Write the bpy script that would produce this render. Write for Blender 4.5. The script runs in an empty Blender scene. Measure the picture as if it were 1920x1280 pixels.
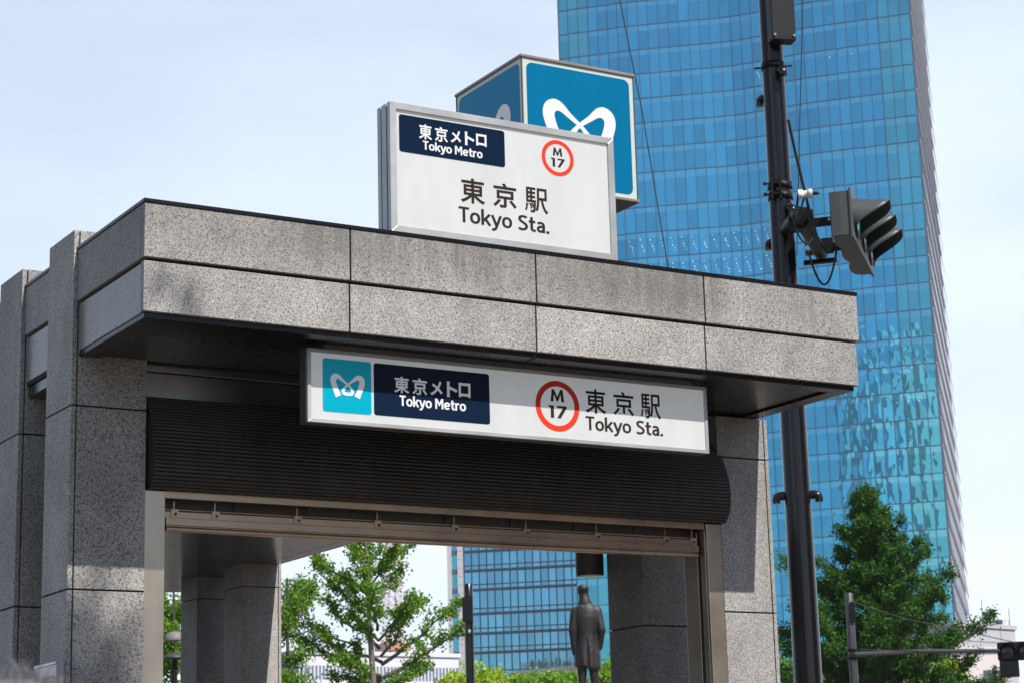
import bpy, bmesh, math, random
from mathutils import Vector, Matrix, noise as mnoise
R = math.radians
scene = bpy.context.scene
col = scene.collection

# ------------------------------------------------------------------ camera
CAM = Vector((-3.1613, -8.3891, 1.6)); FPX = 3939.34
YAW, PIT, ROL = .5388, .2264, -.0269
_f = Vector((math.sin(YAW)*math.cos(PIT), math.cos(YAW)*math.cos(PIT), math.sin(PIT)))
_r0 = Vector((math.cos(YAW), -math.sin(YAW), 0)); _u0 = _r0.cross(_f)
_r = math.cos(ROL)*_r0 + math.sin(ROL)*_u0; _u = -math.sin(ROL)*_r0 + math.cos(ROL)*_u0
cd = bpy.data.cameras.new('camera'); cam = bpy.data.objects.new('camera', cd); col.objects.link(cam)
m3 = Matrix((_r, _u, -_f)).transposed()
cam.matrix_world = Matrix.Translation(CAM) @ m3.to_4x4()
cd.sensor_width = 36; cd.sensor_fit = 'HORIZONTAL'; cd.lens = FPX*36/1920
cd.clip_start = .1; cd.clip_end = 20000
cd.dof.use_dof = True; cd.dof.focus_distance = 11.0; cd.dof.aperture_fstop = 11
scene.camera = cam

# ------------------------------------------------------------------ sky, sun, exposure
SUN = Vector((.104, -.88, 1.024)).normalized()
world = bpy.data.worlds.new("World"); scene.world = world; world.use_nodes = True
wn = world.node_tree; wl = wn.links; N = wn.nodes
for n in list(N): N.remove(n)
out = N.new('ShaderNodeOutputWorld'); bg = N.new('ShaderNodeBackground'); bg.inputs['Strength'].default_value = .075
sky = N.new('ShaderNodeTexSky'); sky.sky_type = 'NISHITA'; sky.sun_disc = False
sky.sun_elevation = math.asin(SUN.z); sky.sun_rotation = math.atan2(SUN.x, SUN.y)
sky.air_density = 1.0; sky.dust_density = .45; sky.ozone_density = 3.0; sky.altitude = 20
tc = N.new('ShaderNodeTexCoord'); mp = N.new('ShaderNodeMapping'); mp.inputs['Scale'].default_value = (2.2, 2.2, 7)
nz = N.new('ShaderNodeTexNoise'); nz.inputs['Scale'].default_value = 1.6; nz.inputs['Detail'].default_value = 7; nz.inputs['Roughness'].default_value = .55
rp = N.new('ShaderNodeValToRGB'); rp.color_ramp.elements[0].position = .40; rp.color_ramp.elements[1].position = .64
rp.color_ramp.elements[0].color = (.80, .80, .80, 1); rp.color_ramp.elements[1].color = (1, 1, 1, 1)
# thin white summer veil: thicker towards the west (right) and the horizon, thin overhead
sep = N.new('ShaderNodeSeparateXYZ'); nrm = N.new('ShaderNodeVectorMath'); nrm.operation = 'NORMALIZE'
elv = N.new('ShaderNodeMapRange'); elv.inputs['From Min'].default_value = .12; elv.inputs['From Max'].default_value = .75
elv.inputs['To Min'].default_value = 1.0; elv.inputs['To Max'].default_value = .12
dot = N.new('ShaderNodeVectorMath'); dot.operation = 'DOT_PRODUCT'; dot.inputs[1].default_value = (.72, .69, 0)
azr = N.new('ShaderNodeMapRange'); azr.inputs['From Min'].default_value = .0; azr.inputs['From Max'].default_value = .95
azr.inputs['To Min'].default_value = .12; azr.inputs['To Max'].default_value = 1.0
mul = N.new('ShaderNodeMath'); mul.operation = 'MULTIPLY'; mul2 = N.new('ShaderNodeMath'); mul2.operation = 'MULTIPLY'
mix = N.new('ShaderNodeMix'); mix.data_type = 'RGBA'; mix.inputs['B'].default_value = (12.2, 13.7, 15.8, 1)
wl.new(tc.outputs['Generated'], nrm.inputs[0]); wl.new(nrm.outputs[0], mp.inputs[0]); wl.new(mp.outputs[0], nz.inputs[0])
wl.new(nz.outputs['Fac'], rp.inputs[0]); wl.new(nrm.outputs[0], sep.inputs[0]); wl.new(sep.outputs['Z'], elv.inputs['Value'])
wl.new(nrm.outputs[0], dot.inputs[0]); wl.new(dot.outputs['Value'], azr.inputs['Value'])
wl.new(rp.outputs['Color'], mul.inputs[0]); wl.new(elv.outputs[0], mul.inputs[1]); wl.new(mul.outputs[0], mul2.inputs[0]); wl.new(azr.outputs[0], mul2.inputs[1])
wl.new(mul2.outputs[0], mix.inputs['Factor']); wl.new(sky.outputs[0], mix.inputs['A']); wl.new(mix.outputs['Result'], bg.inputs['Color'])
wl.new(bg.outputs[0], out.inputs[0])
sl = bpy.data.lights.new('sun', 'SUN'); sl.energy = 5.0; sl.angle = R(.5); sl.color = (1, .955, .89)
so = bpy.data.objects.new('sun', sl); col.objects.link(so)
so.rotation_euler = SUN.to_track_quat('Z', 'Y').to_euler(); so.location = (0, -20, 40)
vs = scene.view_settings; vs.view_transform = 'Standard'; vs.look = 'None'; vs.exposure = .40; vs.gamma = 1; vs.use_curve_mapping = False
scene.render.engine = 'CYCLES'; cy = scene.cycles
cy.use_denoising = True; cy.max_bounces = 8; cy.diffuse_bounces = 3; cy.glossy_bounces = 4; cy.transmission_bounces = 4
cy.transparent_max_bounces = 8; cy.sample_clamp_indirect = 4; cy.caustics_reflective = False; cy.caustics_refractive = False

# ------------------------------------------------------------------ helpers
def ray(x, y): return _f + (x-960)/FPX*_r - (y-640)/FPX*_u
def at(x, y, D): return CAM + ray(x, y)*D            # a sight line followed to its real distance
def onY(x, y, Y): d = ray(x, y); return CAM + d*((Y-CAM.y)/d.y)

class MB:
    """collects shapes for ONE mesh object"""
    def __init__(s): s.v = []; s.f = []; s.mi = []; s.uv = {}; s.sm = set()
    def add(s, vs, fs, mi=0, smooth=False):
        b = len(s.v); s.v += [Vector(v) for v in vs]
        for f in fs:
            if smooth: s.sm.add(len(s.f))
            s.f.append([b+i for i in f]); s.mi.append(mi)
    def box(s, x0, x1, y0, y1, z0, z1, mi=0):
        s.add([(x0,y0,z0),(x1,y0,z0),(x1,y1,z0),(x0,y1,z0),(x0,y0,z1),(x1,y0,z1),(x1,y1,z1),(x0,y1,z1)],
              [(0,3,2,1),(4,5,6,7),(0,1,5,4),(1,2,6,5),(2,3,7,6),(3,0,4,7)], mi)
    def obox(s, c, ax, ay, az, hx, hy, hz, mi=0):
        c = Vector(c); P = []
        for k in (-1, 1):
            for (i, j) in ((-1,-1),(1,-1),(1,1),(-1,1)):
                P.append(c + ax*hx*i + ay*hy*j + az*hz*k)
        s.add(P, [(0,3,2,1),(4,5,6,7),(0,1,5,4),(1,2,6,5),(2,3,7,6),(3,0,4,7)], mi)
    def prism(s, poly, o, ax, ay, an, d, mi=0):
        """polygon (2D) in the frame o, ax, ay, pushed d along an"""
        o = Vector(o); n = len(poly)
        A = [o + ax*p[0] + ay*p[1] for p in poly]; B = [a + an*d for a in A]
        fs = [list(range(n))[::-1], list(range(n, 2*n))] + [(i, (i+1) % n, n+(i+1) % n, n+i) for i in range(n)]
        s.add(A+B, fs, mi)
    def tube(s, pts, rad, n=8, mi=0, cap=True, smooth=True):
        pts = [Vector(p) for p in pts]; m = len(pts)
        rr = rad if isinstance(rad, (list, tuple)) else [rad]*m
        V = []; ref = None
        for i, p in enumerate(pts):
            t = (pts[min(i+1, m-1)] - pts[max(i-1, 0)])
            if t.length < 1e-9: t = Vector((0, 0, 1))
            t.normalize()
            if ref is None: ref = t.orthogonal().normalized()
            a = (ref - t*ref.dot(t))
            a = a.normalized() if a.length > 1e-6 else t.orthogonal().normalized()
            ref = a; b = t.cross(a)
            for k in range(n):
                q = 2*math.pi*k/n; V.append(p + (a*math.cos(q) + b*math.sin(q))*rr[i])
        F = [(i*n+k, i*n+(k+1) % n, (i+1)*n+(k+1) % n, (i+1)*n+k) for i in range(m-1) for k in range(n)]
        s.add(V, F, mi, smooth)
        if cap: s.add(V[:n], [list(range(n))[::-1]], mi); s.add(V[-n:], [list(range(n))], mi)
    def lathe(s, prof, c, n=20, mi=0, ax=None, smooth=True):
        """profile of (radius, height) pairs turned round an axis"""
        c = Vector(c); az = (ax or Vector((0, 0, 1))).normalized(); a = az.orthogonal().normalized(); b = az.cross(a); V = []
        for (r, h) in prof:
            for k in range(n):
                q = 2*math.pi*k/n; V.append(c + az*h + (a*math.cos(q) + b*math.sin(q))*r)
        m = len(prof)
        s.add(V, [(i*n+k, i*n+(k+1) % n, (i+1)*n+(k+1) % n, (i+1)*n+k) for i in range(m-1) for k in range(n)], mi, smooth)
        s.add(V[:n], [list(range(n))[::-1]], mi); s.add(V[-n:], [list(range(n))], mi)
    def ball(s, c, r, mi=0, sc=(1, 1, 1), n=12):
        c = Vector(c); V = []; F = []
        for i in range(n//2+1):
            th = math.pi*i/(n//2)
            for k in range(n):
                q = 2*math.pi*k/n
                V.append(c + Vector((math.sin(th)*math.cos(q)*sc[0], math.sin(th)*math.sin(q)*sc[1], math.cos(th)*sc[2]))*r)
        for i in range(n//2):
            for k in range(n): F.append((i*n+k, (i+1)*n+k, (i+1)*n+(k+1) % n, i*n+(k+1) % n))
        s.add(V, F, mi, True)
    def build(s, name, mat, parent=None, label=None, bevel=0, smooth=None):
        me = bpy.data.meshes.new(name)
        off = parent_loc(parent)
        me.from_pydata([v-off for v in s.v], [], s.f); me.validate(clean_customdata=False)
        for m in (mat if isinstance(mat, (list, tuple)) else [mat]): me.materials.append(m)
        if len(me.polygons) == len(s.f):
            for i, p in enumerate(me.polygons):
                p.material_index = s.mi[i]; p.use_smooth = (i in s.sm) if smooth is None else smooth
            if s.uv:
                ul = me.uv_layers.new(name='UVMap')
                for i, p in enumerate(me.polygons):
                    if i in s.uv:
                        for li, c in zip(p.loop_indices, s.uv[i]): ul.data[li].uv = c
        o = bpy.data.objects.new(name, me); col.objects.link(o)
        if parent is not None: o.parent = parent
        if bevel:
            b = o.modifiers.new('bevel', 'BEVEL'); b.width = bevel; b.segments = 2; b.limit_method = 'ANGLE'; b.angle_limit = R(40)
        if label: o['label'] = label
        return o

LOC = {}
def parent_loc(p):
    v = Vector((0, 0, 0))
    while p is not None: v += p.location; p = p.parent
    return v
def thing(name, label, cat, loc=(0, 0, 0), group=None):
    o = bpy.data.objects.new(name, None); col.objects.link(o); o.location = loc; o.empty_display_size = .2
    return tag(o, label, cat, group)
def tag(o, label, cat, group=None, kind=None):
    if label: o['label'] = label
    if cat: o['category'] = cat
    if group: o['group'] = group
    if kind: o['kind'] = kind
    return o
X_, Y_, Z_ = Vector((1, 0, 0)), Vector((0, 1, 0)), Vector((0, 0, 1))

# ------------------------------------------------------------------ materials
def mat(name, base=(.5, .5, .5), rough=.5, metal=0, spec=.5, coat=0, emit=None, es=0):
    m = bpy.data.materials.new(name); m.use_nodes = True
    b = m.node_tree.nodes['Principled BSDF']; b.inputs['Base Color'].default_value = (*base, 1)
    b.inputs['Roughness'].default_value = rough; b.inputs['Metallic'].default_value = metal
    b.inputs['Specular IOR Level'].default_value = spec; b.inputs['Coat Weight'].default_value = coat
    if emit: b.inputs['Emission Color'].default_value = (*emit, 1); b.inputs['Emission Strength'].default_value = es
    return m
class NT:
    def __init__(s, m): s.m = m; s.t = m.node_tree; s.b = s.t.nodes['Principled BSDF']
    def n(s, typ, **kw):
        n = s.t.nodes.new(typ)
        for k, v in kw.items():
            if k in n.inputs: n.inputs[k].default_value = v
            else: setattr(n, k, v)
        return n
    def l(s, a, b): s.t.links.new(a, b)
    def ramp(s, fac, stops, interp='LINEAR'):
        r = s.t.nodes.new('ShaderNodeValToRGB'); e = r.color_ramp.elements; r.color_ramp.interpolation = interp
        while len(e) < len(stops): e.new(.5)
        for i, (p, c) in enumerate(stops):
            e[i].position = p; e[i].color = (*c, 1) if len(c) == 3 else c
        s.l(fac, r.inputs[0]); return r.outputs['Color']
    def mixc(s, fac, a, b, blend='MIX'):
        m = s.t.nodes.new('ShaderNodeMix'); m.data_type = 'RGBA'; m.blend_type = blend
        for k, v in (('Factor', fac), ('A', a), ('B', b)):
            i = [q for q in m.inputs if q.name == k and q.type == ('VALUE' if k == 'Factor' else 'RGBA')][0]
            if hasattr(v, 'links'): s.l(v, i)
            elif k == 'Factor': i.default_value = v
            else: i.default_value = (*v, 1)
        return [o for o in m.outputs if o.type == 'RGBA'][0]
    def math(s, op, a, b=0, c=None):
        m = s.t.nodes.new('ShaderNodeMath'); m.operation = op
        for i, v in enumerate((a, b) if c is None else (a, b, c)):
            if hasattr(v, 'links'): s.l(v, m.inputs[i])
            else: m.inputs[i].default_value = v
        return m.outputs[0]
    def coords(s, scale=(1, 1, 1), rnd=True):
        c = s.n('ShaderNodeTexCoord'); v = c.outputs['Object']
        if rnd:
            oi = s.n('ShaderNodeObjectInfo'); k = s.n('ShaderNodeVectorMath', operation='SCALE'); k.inputs[0].default_value = (37, 53, 71)
            s.l(oi.outputs['Random'], k.inputs['Scale']); a = s.n('ShaderNodeVectorMath', operation='ADD'); s.l(v, a.inputs[0]); s.l(k.outputs[0], a.inputs[1]); v = a.outputs[0]
        mp_ = s.n('ShaderNodeMapping'); mp_.inputs['Scale'].default_value = scale; s.l(v, mp_.inputs[0])
        return mp_.outputs[0]
    def noise(s, v, scale, detail=3, rough=.55, dist=0):
        n = s.n('ShaderNodeTexNoise', Scale=scale, Detail=detail, Roughness=rough, Distortion=dist); s.l(v, n.inputs['Vector']); return n.outputs['Fac']
    def bump(s, h, strength=.3, dist=.01):
        b = s.n('ShaderNodeBump', Strength=strength, Distance=dist); s.l(h, b.inputs['Height']); s.l(b.outputs[0], s.b.inputs['Normal']); return b

ZM_ = 4.049
def granite(name, rough, tone=1.0, bump=.35, soft=0, stain=.5, runoff=0):
    m = mat(name, rough=rough); q = NT(m); v = q.coords()
    g1 = q.noise(v, 120, 3, .6); g2 = q.noise(v, 230, 2, .6)
    vo = q.n('ShaderNodeTexVoronoi', Scale=135); q.l(v, vo.inputs['Vector'])
    fel = q.ramp(vo.outputs['Color'], [(0, (.25, .248, .245)), (.35, (.38, .37, .36)), (.6, (.48, .445, .42)), (1, (.58, .57, .555))])
    c1 = q.ramp(g1, [(.38, (.0, .0, .0)), (.46, (1, 1, 1))])
    dark = q.mixc(c1, (.108, .109, .11), fel)
    c2 = q.ramp(g2, [(.40, (.0, .0, .0)), (.5, (1, 1, 1))])
    base = q.mixc(c2, q.mixc(.45, dark, (.10, .10, .105)), dark)
    if soft: base = q.mixc(soft, base, (.27, .265, .26))
    # weather stains: soft patches and run-off streaks that belong to the stone
    st = q.noise(q.coords((1.2, 1.2, .8)), 2.6, 4, .6); sr = q.noise(q.coords((9, 9, .8)), 1.5, 3, .6)
    sm = q.math('MULTIPLY', q.ramp(st, [(.35, (.0, .0, .0)), (.62, (1, 1, 1))]), q.ramp(sr, [(.3, (.55, .55, .55)), (.6, (1, 1, 1))]))
    k = q.mixc(sm, (1-stain, 1-stain*1.02, 1-stain*1.06), (1, 1, 1))
    base = q.mixc(1.0, base, k, 'MULTIPLY')
    if runoff:      # soot washed down from the coping, heavier in some places
        oc = q.n('ShaderNodeTexCoord').outputs['Object']; sp = q.n('ShaderNodeSeparateXYZ'); q.l(oc, sp.inputs[0])
        mpx = q.n('ShaderNodeMapping'); mpx.inputs['Scale'].default_value = (1, 1, .06); q.l(oc, mpx.inputs[0])
        w1 = q.ramp(q.noise(mpx.outputs[0], 1.15, 2, .5), [(.38, (0, 0, 0)), (.54, (1, 1, 1))]); w2 = q.ramp(q.noise(mpx.outputs[0], 14, 4, .7), [(.32, (.35, .35, .35)), (.66, (1, 1, 1))])
        fz = q.n('ShaderNodeMapRange'); fz.inputs['From Min'].default_value = ZM_-.06; fz.inputs['From Max'].default_value = ZM_+.14; q.l(q.math('ADD', sp.outputs['Z'], q.math('MULTIPLY_ADD', q.noise(q.coords((4, 4, 2), False), 2.0, 3, .6), .16, -.08)), fz.inputs['Value'])
        f_ = q.math('MULTIPLY', q.math('MULTIPLY', w1, w2), fz.outputs[0]); base = q.mixc(q.math('MULTIPLY', f_, .72), base, (.075, .07, .062))
    oi_ = q.n('ShaderNodeObjectInfo'); base = q.mixc(1.0, base, q.ramp(oi_.outputs['Random'], [(0, (tone*.84, tone*.845, tone*.85)), (1, (tone*1.09, tone*1.08, tone*1.07))]), 'MULTIPLY')
    q.l(base, q.b.inputs['Base Color'])
    h = q.math('ADD', q.math('MULTIPLY', g1, .6), q.math('MULTIPLY', g2, .5)); q.bump(h, bump, .006)
    return m
GRAN = granite('granite_flamed', .62, 1.0, .4, stain=.30, runoff=1)
GRANP = granite('granite_pier', .58, .95, .3, stain=.28)
GRANH = granite('granite_honed', .26, .9, .08, soft=.25, stain=.2)
JOINT = mat('joint_sealant', (.012, .011, .01), .8)
def metal(name, base, rough, me=1, streak=.12, scale=(1, 1, 40), spec=.5):
    m = mat(name, base, rough, me, spec); q = NT(m); n = q.noise(q.coords(scale), 9, 3, .6); n2 = q.noise(q.coords(), 3.2, 4, .6)
    q.l(q.math('ADD', q.math('MULTIPLY_ADD', n, streak, rough-streak/2), q.math('MULTIPLY_ADD', n2, .16, -.08)), q.b.inputs['Roughness'])
    c = q.mixc(q.ramp(n2, [(.3, (0, 0, 0)), (.7, (1, 1, 1))]), tuple(b*.78 for b in base), base); q.l(c, q.b.inputs['Base Color'])
    return m
SOFF = metal('dark_soffit_metal', (.012, .0105, .0105), .28, 0, .08, (6, .6, 6), .4)
CEIL = metal('ceiling_panel_metal', (.13, .13, .135), .2, .75, .06, (.6, 6, 6))
LINT = metal('dark_stainless', (.34, .33, .325), .3, .9, .05, (.3, 12, 12))
STEEL = metal('stainless_steel', (.58, .50, .41), .32, .85, .12, (40, 40, .6))  # warm tint in the base colour stands in for warm light on the jambs
STEELH = metal('stainless_rail', (.54, .40, .285), .3, .85, .12, (.6, 40, 40))  # copper tint imitates warm light reflected along the rails
CAPM = metal('black_coping', (.02, .02, .024), .25, .5, .08)
SHUT = metal('shutter_brown', (.040, .034, .031), .42, .2, .1, (.6, 20, 20))
q = NT(SHUT); d1 = q.noise(q.coords((2.2, 2.2, .5)), 2.4, 5, .65); d2 = q.noise(q.coords((30, 30, 1.2)), 1.0, 3, .6)
dm = q.math('MULTIPLY', q.ramp(d1, [(.40, (0, 0, 0)), (.68, (1, 1, 1))]), q.ramp(d2, [(.35, (.2, .2, .2)), (.65, (1, 1, 1))])); q.l(q.mixc(q.math('MULTIPLY', dm, .55), (.038, .032, .029), (.085, .076, .068)), q.b.inputs['Base Color'])
DARKIN = mat('dark_recess', (.03, .027, .025), .7)
ALU = metal('sign_aluminium', (.52, .52, .52), .36, .45, .08, (40, 40, .6))
ALUD = mat('sign_slot_dark', (.05, .055, .065), .5)
def acrylic(name, base, rough=.12, dirt=.0, glow=0):
    # glow: emission added to lift sign faces that lie in shade
    m = mat(name, base, rough, 0, .5, .15, tuple(c/max(base) for c in base) if glow else None, glow); q = NT(m); n = q.noise(q.coords((1, 1, .35)), 7, 5, .65)
    c = q.mixc(q.ramp(n, [(.35, (0, 0, 0)), (.75, (1, 1, 1))]), base, tuple(b*(1-dirt) for b in base)); q.l(c, q.b.inputs['Base Color'])
    q.bump(q.noise(q.coords(), 3.0, 2, .4), .02, .02)
    return m
WHITE = acrylic('white_acrylic', (.445, .457, .46), .14, .13, .15)
WHITE2 = acrylic('milky_acrylic', (.48, .53, .50), .10, .08, .05)
NAVY = acrylic('navy_film', (.005, .016, .042), .08, .1)
BLUE = acrylic('emblem_blue', (.002, .100, .205), .12, .08, .085); BLUE.node_tree.nodes['Principled BSDF'].inputs['Specular IOR Level'].default_value = .18; BLUE.node_tree.nodes['Principled BSDF'].inputs['Coat Weight'].default_value = 0
CYAN = acrylic('emblem_cyan', (.0, .31, .43), .12, .08, .07)
LETW = mat('white_lettering', (.56, .57, .57), .25, emit=(1, 1, 1), es=.10)  # slight emission added so the letters stay bright in shade
LETK = mat('dark_lettering', (.032, .024, .02), .16)
RED = mat('line_ring_red', (.72, .045, .022), .2)
BRZ = metal('bronze_cap', (.34, .29, .25), .4, .6, .1)
POLEM = mat('pole_dark_paint', (.007, .0062, .0075), .2, 0, .35, .15)
BLACKM = mat('dark_fitting_paint', (.008, .0085, .010), .45, 0, .2)
SIGG = mat('signal_grey_paint', (.055, .062, .064), .45)
SIGD = mat('signal_dark_inside', (.012, .013, .016), .55)
RUB = mat('black_cable', (.012, .012, .012), .5)
PORC = mat('white_insulator', (.75, .73, .68), .3)
GLENS = mat('green_signal_lens', (.0, .30, .17), .15, emit=(.0, .55, .25), es=.25)
DLENS = mat('dark_signal_lens', (.03, .026, .024), .08, 0, .6)
NOTW = mat('notice_board_white', (.62, .56, .57), .35)
NOTB = mat('notice_brown', (.17, .105, .05), .4)
NOTY = mat('notice_yellow', (.62, .46, .08), .4)

# ------------------------------------------------------------------ ground
def ground_mat():
    m = mat('plaza_paving', (.32, .31, .29), .8); q = NT(m); v = q.coords(rnd=False)
    br = q.n('ShaderNodeTexBrick', Scale=1.0); q.l(v, br.inputs['Vector'])
    br.inputs['Color1'].default_value = (.14, .125, .11, 1); br.inputs['Color2'].default_value = (.12, .108, .095, 1); br.inputs['Mortar'].default_value = (.04, .04, .04, 1)
    br.inputs['Mortar Size'].default_value = .006; q.l(br.outputs['Color'], q.b.inputs['Base Color']); return m
b = MB(); b.add([(-4000,-4000,0),(4000,-4000,0),(4000,4000,0),(-4000,4000,0)], [(0,1,2,3)])
tag(b.build('ground', ground_mat()), None, None, kind='structure')

# ------------------------------------------------------------------ the subway entrance
ZB, ZM, ZT = 3.817, 4.049, 4.315; W = 4.0; ROOF_END = 9.6
ent = thing('subway_entrance', 'speckled granite subway entrance with a flat canopy, piers and a half-raised dark shutter', 'subway entrance')
G = .004
def slab(name, x0, x1, y0, y1, z0, z1, m, bev=.003): b = MB(); b.box(x0, x1, y0, y1, z0, z1); return b.build(name, m, ent, bevel=bev)
# front fascia: four panels in two tiers
for i in range(4):
    slab('fascia_panel', i+(G if i else 0.0), i+1-(G if i < 3 else 0), 0, .05, ZM+.008, ZT-.012, GRAN)
    slab('fascia_panel', i+(G if i else .004), i+1-(G if i < 3 else .012), .012, .05, ZB, ZM-.006, GRAN)
# dark backing of the joints, roof slab
b = MB(); b.box(.02, W-.02, .05, .9, ZB, ZT-.03); b.box(.02, W-.02, .9, ROOF_END, 3.80, ZT-.03); b.build('roof_slab', JOINT, ent)
b = MB(); b.box(-.006, W+.004, -.006, .10, ZT-.012, ZT+.006); b.box(-.006, .10, .10, ROOF_END, ZT-.012, ZT+.006); b.box(W-.1, W+.004, .10, ROOF_END, ZT-.012, ZT+.006)
b.box(.10, W-.1, ROOF_END-.1, ROOF_END, ZT-.012, ZT+.006); b.build('roof_coping', CAPM, ent, bevel=.003)
# piers, parapet and inset panels along the two sides
PY = [.877+.787*i for i in range(11)]; PD = .365
def pier(x0, x1, y0, d, top, side):
    b = MB(); zs = [0, .99, 1.85, 2.705, 3.56, top]
    for z0, z1 in zip(zs[:-1], zs[1:]):
        e = G if z1 < top else 0; e0 = G if z0 else 0
        # corner slab 2.5 cm thick on each long side, front slab between
        if side < 0: b.box(x0, x0+.024, y0, y0+d, z0+e0, z1-e); b.box(x0+.024+G*1.6, x1, y0, y0+d, z0+e0, z1-e)
        else: b.box(x1-.024, x1, y0, y0+d, z0+e0, z1-e); b.box(x0, x1-.024-G*1.6, y0, y0+d, z0+e0, z1-e)
    b.box(x0+.01, x1-.01, y0+.012, y0+d-.012, .01, top-.012, 1)
    return b.build('pier', [GRANP, JOINT], ent, bevel=.0025)
for i, y in enumerate(PY):
    pier(-.018, .352, y, PD, 4.403, -1)
for y in (PY[0], 1.665, 7.45, 8.40):
    pier(3.682, 4.034, y, PD, 3.79, 1)
def side(x0, x1, ys):
    for (y0, y1) in ys:
        slab('parapet_panel', x0, x1, y0, y1, ZM+.008, ZT-.012, GRANP)
        xx = (x0+.012, x1) if x0 < 1 else (x0, x1-.012)
        slab('inset_panel', xx[0], xx[1], y0+.012, y1-.004, ZB, ZM-.006, GRANH)
gaps = [(.05, PY[0]-.006)] + [(PY[i]+PD+.004, PY[i+1]-.006) for i in range(10)]
side(0, .05, gaps); side(W-.05, W, [(.05, 1.2), (1.21, 2.4), (2.41, 3.6), (3.61, 4.8), (4.81, 6.0), (6.01, 7.2), (7.21, 8.4), (8.41, ROOF_END)])
slab('parapet_panel', .05, W-.05, ROOF_END-.05, ROOF_END, ZB-.07, ZT-.012, GRANP)
# soffits
b = MB(); b.box(.016, W-.03, .034, .12, 3.792, ZB-.003); b.box(.016, .12, .12, .9, 3.792, ZB-.003); b.box(W-.132, W-.03, .12, .9, 3.792, ZB-.003)
b.box(.12, W-.132, .12, .9, 3.804, ZB-.003)
for x in (2.0,): b.box(x-.004, x+.004, .04, .12, 3.789, 3.791, 1)
b.build('soffit', [SOFF, JOINT], ent, bevel=.002)
b = MB(); ys = [1.0, 2.0, 3.0, 4.0, 5.0, 5.82, 6.63, 7.6, 8.5, 9.1]
for y0, y1 in zip(ys[:-1], ys[1:]): b.box(.03, 3.85, y0+.004, y1-.004, 3.745, 3.80)
b.box(3.856, 4.0, 1.0, ROOF_END-.05, 3.745, 3.80); b.box(.03, 3.85, 9.104, ROOF_END-.05, 3.745, 3.80)
b.build('ceiling_panels', CEIL, ent, bevel=.002)
# lintel above the shutter
b = MB(); b.box(.33, 3.70, .935, 1.0, 3.767, 3.80); b.box(.33, 3.70, .935, 1.0, 3.55, 3.760); b.box(.33, 3.70, .945, .99, 3.755, 3.77, 1)
b.build('lintel_panel', [LINT, JOINT], ent, bevel=.002)
# rolled shutter: a drum of narrow ribbed slats
prof = [(.934, 3.640), (.900, 3.595), (.866, 3.544), (.838, 3.488), (.820, 3.434), (.809, 3.390), (.804, 3.342), (.808, 3.293), (.821, 3.244), (.841, 3.214), (.867, 3.188)]
def resample(P, n):
    L = [0]
    for a, c in zip(P[:-1], P[1:]): L.append(L[-1]+math.dist(a, c))
    o = []
    for i in range(n+1):
        t = L[-1]*i/n; k = max(j for j in range(len(L)) if L[j] <= t+1e-9); k = min(k, len(P)-2)
        u = (t-L[k])/(L[k+1]-L[k]); o.append((P[k][0]+(P[k+1][0]-P[k][0])*u, P[k][1]+(P[k+1][1]-P[k][1])*u))
    return o
pr = resample(prof, 27); pp = []
for a, c in zip(pr[:-1], pr[1:]):
    d = Vector((c[0]-a[0], c[1]-a[1])); n = Vector((d.y, -d.x)).normalized(); n = n if n.x < 0 else -n
    pp += [(a[0], a[1]), (a[0]+n.x*.006+d.x*.18, a[1]+n.y*.006+d.y*.18), (a[0]+n.x*.0075+d.x*.5, a[1]+n.y*.0075+d.y*.5), (a[0]+n.x*.0055+d.x*.8, a[1]+n.y*.0055+d.y*.8)]
pp.append(pr[-1]); pp += [(.93, 3.188), (.93, 3.640)]
b = MB(); b.prism([(p[0], p[1]) for p in pp], (.368, 0, 0), Y_, Z_, X_, 3.702-.368)
b.build('shutter_slats', SHUT, ent)
# jambs with returns and guide slots, head rail, curtain bottom bar
for (x0, x1, s) in ((.349, .452, 1), (3.582, 3.682, -1)):
    b = MB(); b.box(x0+.002, x1, .88, .90, 0, 3.182)
    xi = x1 if s > 0 else x0
    b.box(min(xi, xi-s*.02), max(xi, xi-s*.02), .90, .945, 0, 3.15); b.box(min(xi, xi-s*.02), max(xi, xi-s*.02), .975, 1.10, 0, 3.15)
    b.build('shutter_jamb', STEEL, ent, bevel=.002)
    b = MB(); b.box(x0+.004, x1-.03, .90, 1.09, 0, 3.15); b.build('guide_recess', DARKIN, ent)
b = MB(); b.box(.454, 3.580, .892, .925, 3.152, 3.187); b.build('head_rail', STEELH, ent, bevel=.002)
b = MB(); b.box(.454, 3.580, 1.02, 1.05, 3.02, 3.20)
for i in range(9): b.box(.46+.39*i+.01, .46+.39*i+.37, 1.012, 1.02, 3.10, 3.19)
b.build('recess_lining', metal('old_zinc', (.12, .105, .09), .5, .5), ent)
b = MB(); b.tube([(.46, .955, 3.108), (3.575, .955, 3.108)], .0045, 8); b.build('guide_rod', STEELH, ent)
b = MB()
b.box(.472, 3.562, .945, .957, 3.066, 3.098); b.box(.475, 3.560, .925, .965, 3.030, 3.064); b.box(.478, 3.558, .929, .962, 3.024, 3.029)
b.tube([(.478, .936, 3.013), (3.557, .936, 3.013)], .0125, 12); b.box(.478, 3.557, .936, .965, 3.001, 3.0245)
b.build('shutter_bottom_bar', STEELH, ent, bevel=.0015)
for x in (.524, .733, 1.166, 1.606, 2.047, 2.475, 2.914, 3.357, 3.535):
    b = MB(); b.box(x-.02, x+.02, .938, .944, 3.075, 3.108); b.box(x-.003, x+.003, .95, .956, 3.11, 3.15)
    b.tube([(x+.004, .9375, 3.086), (x+.004, .930, 3.086)], .006, 8, 1); b.build('hanger_clip', [STEELH, DARKIN], ent)

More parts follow.
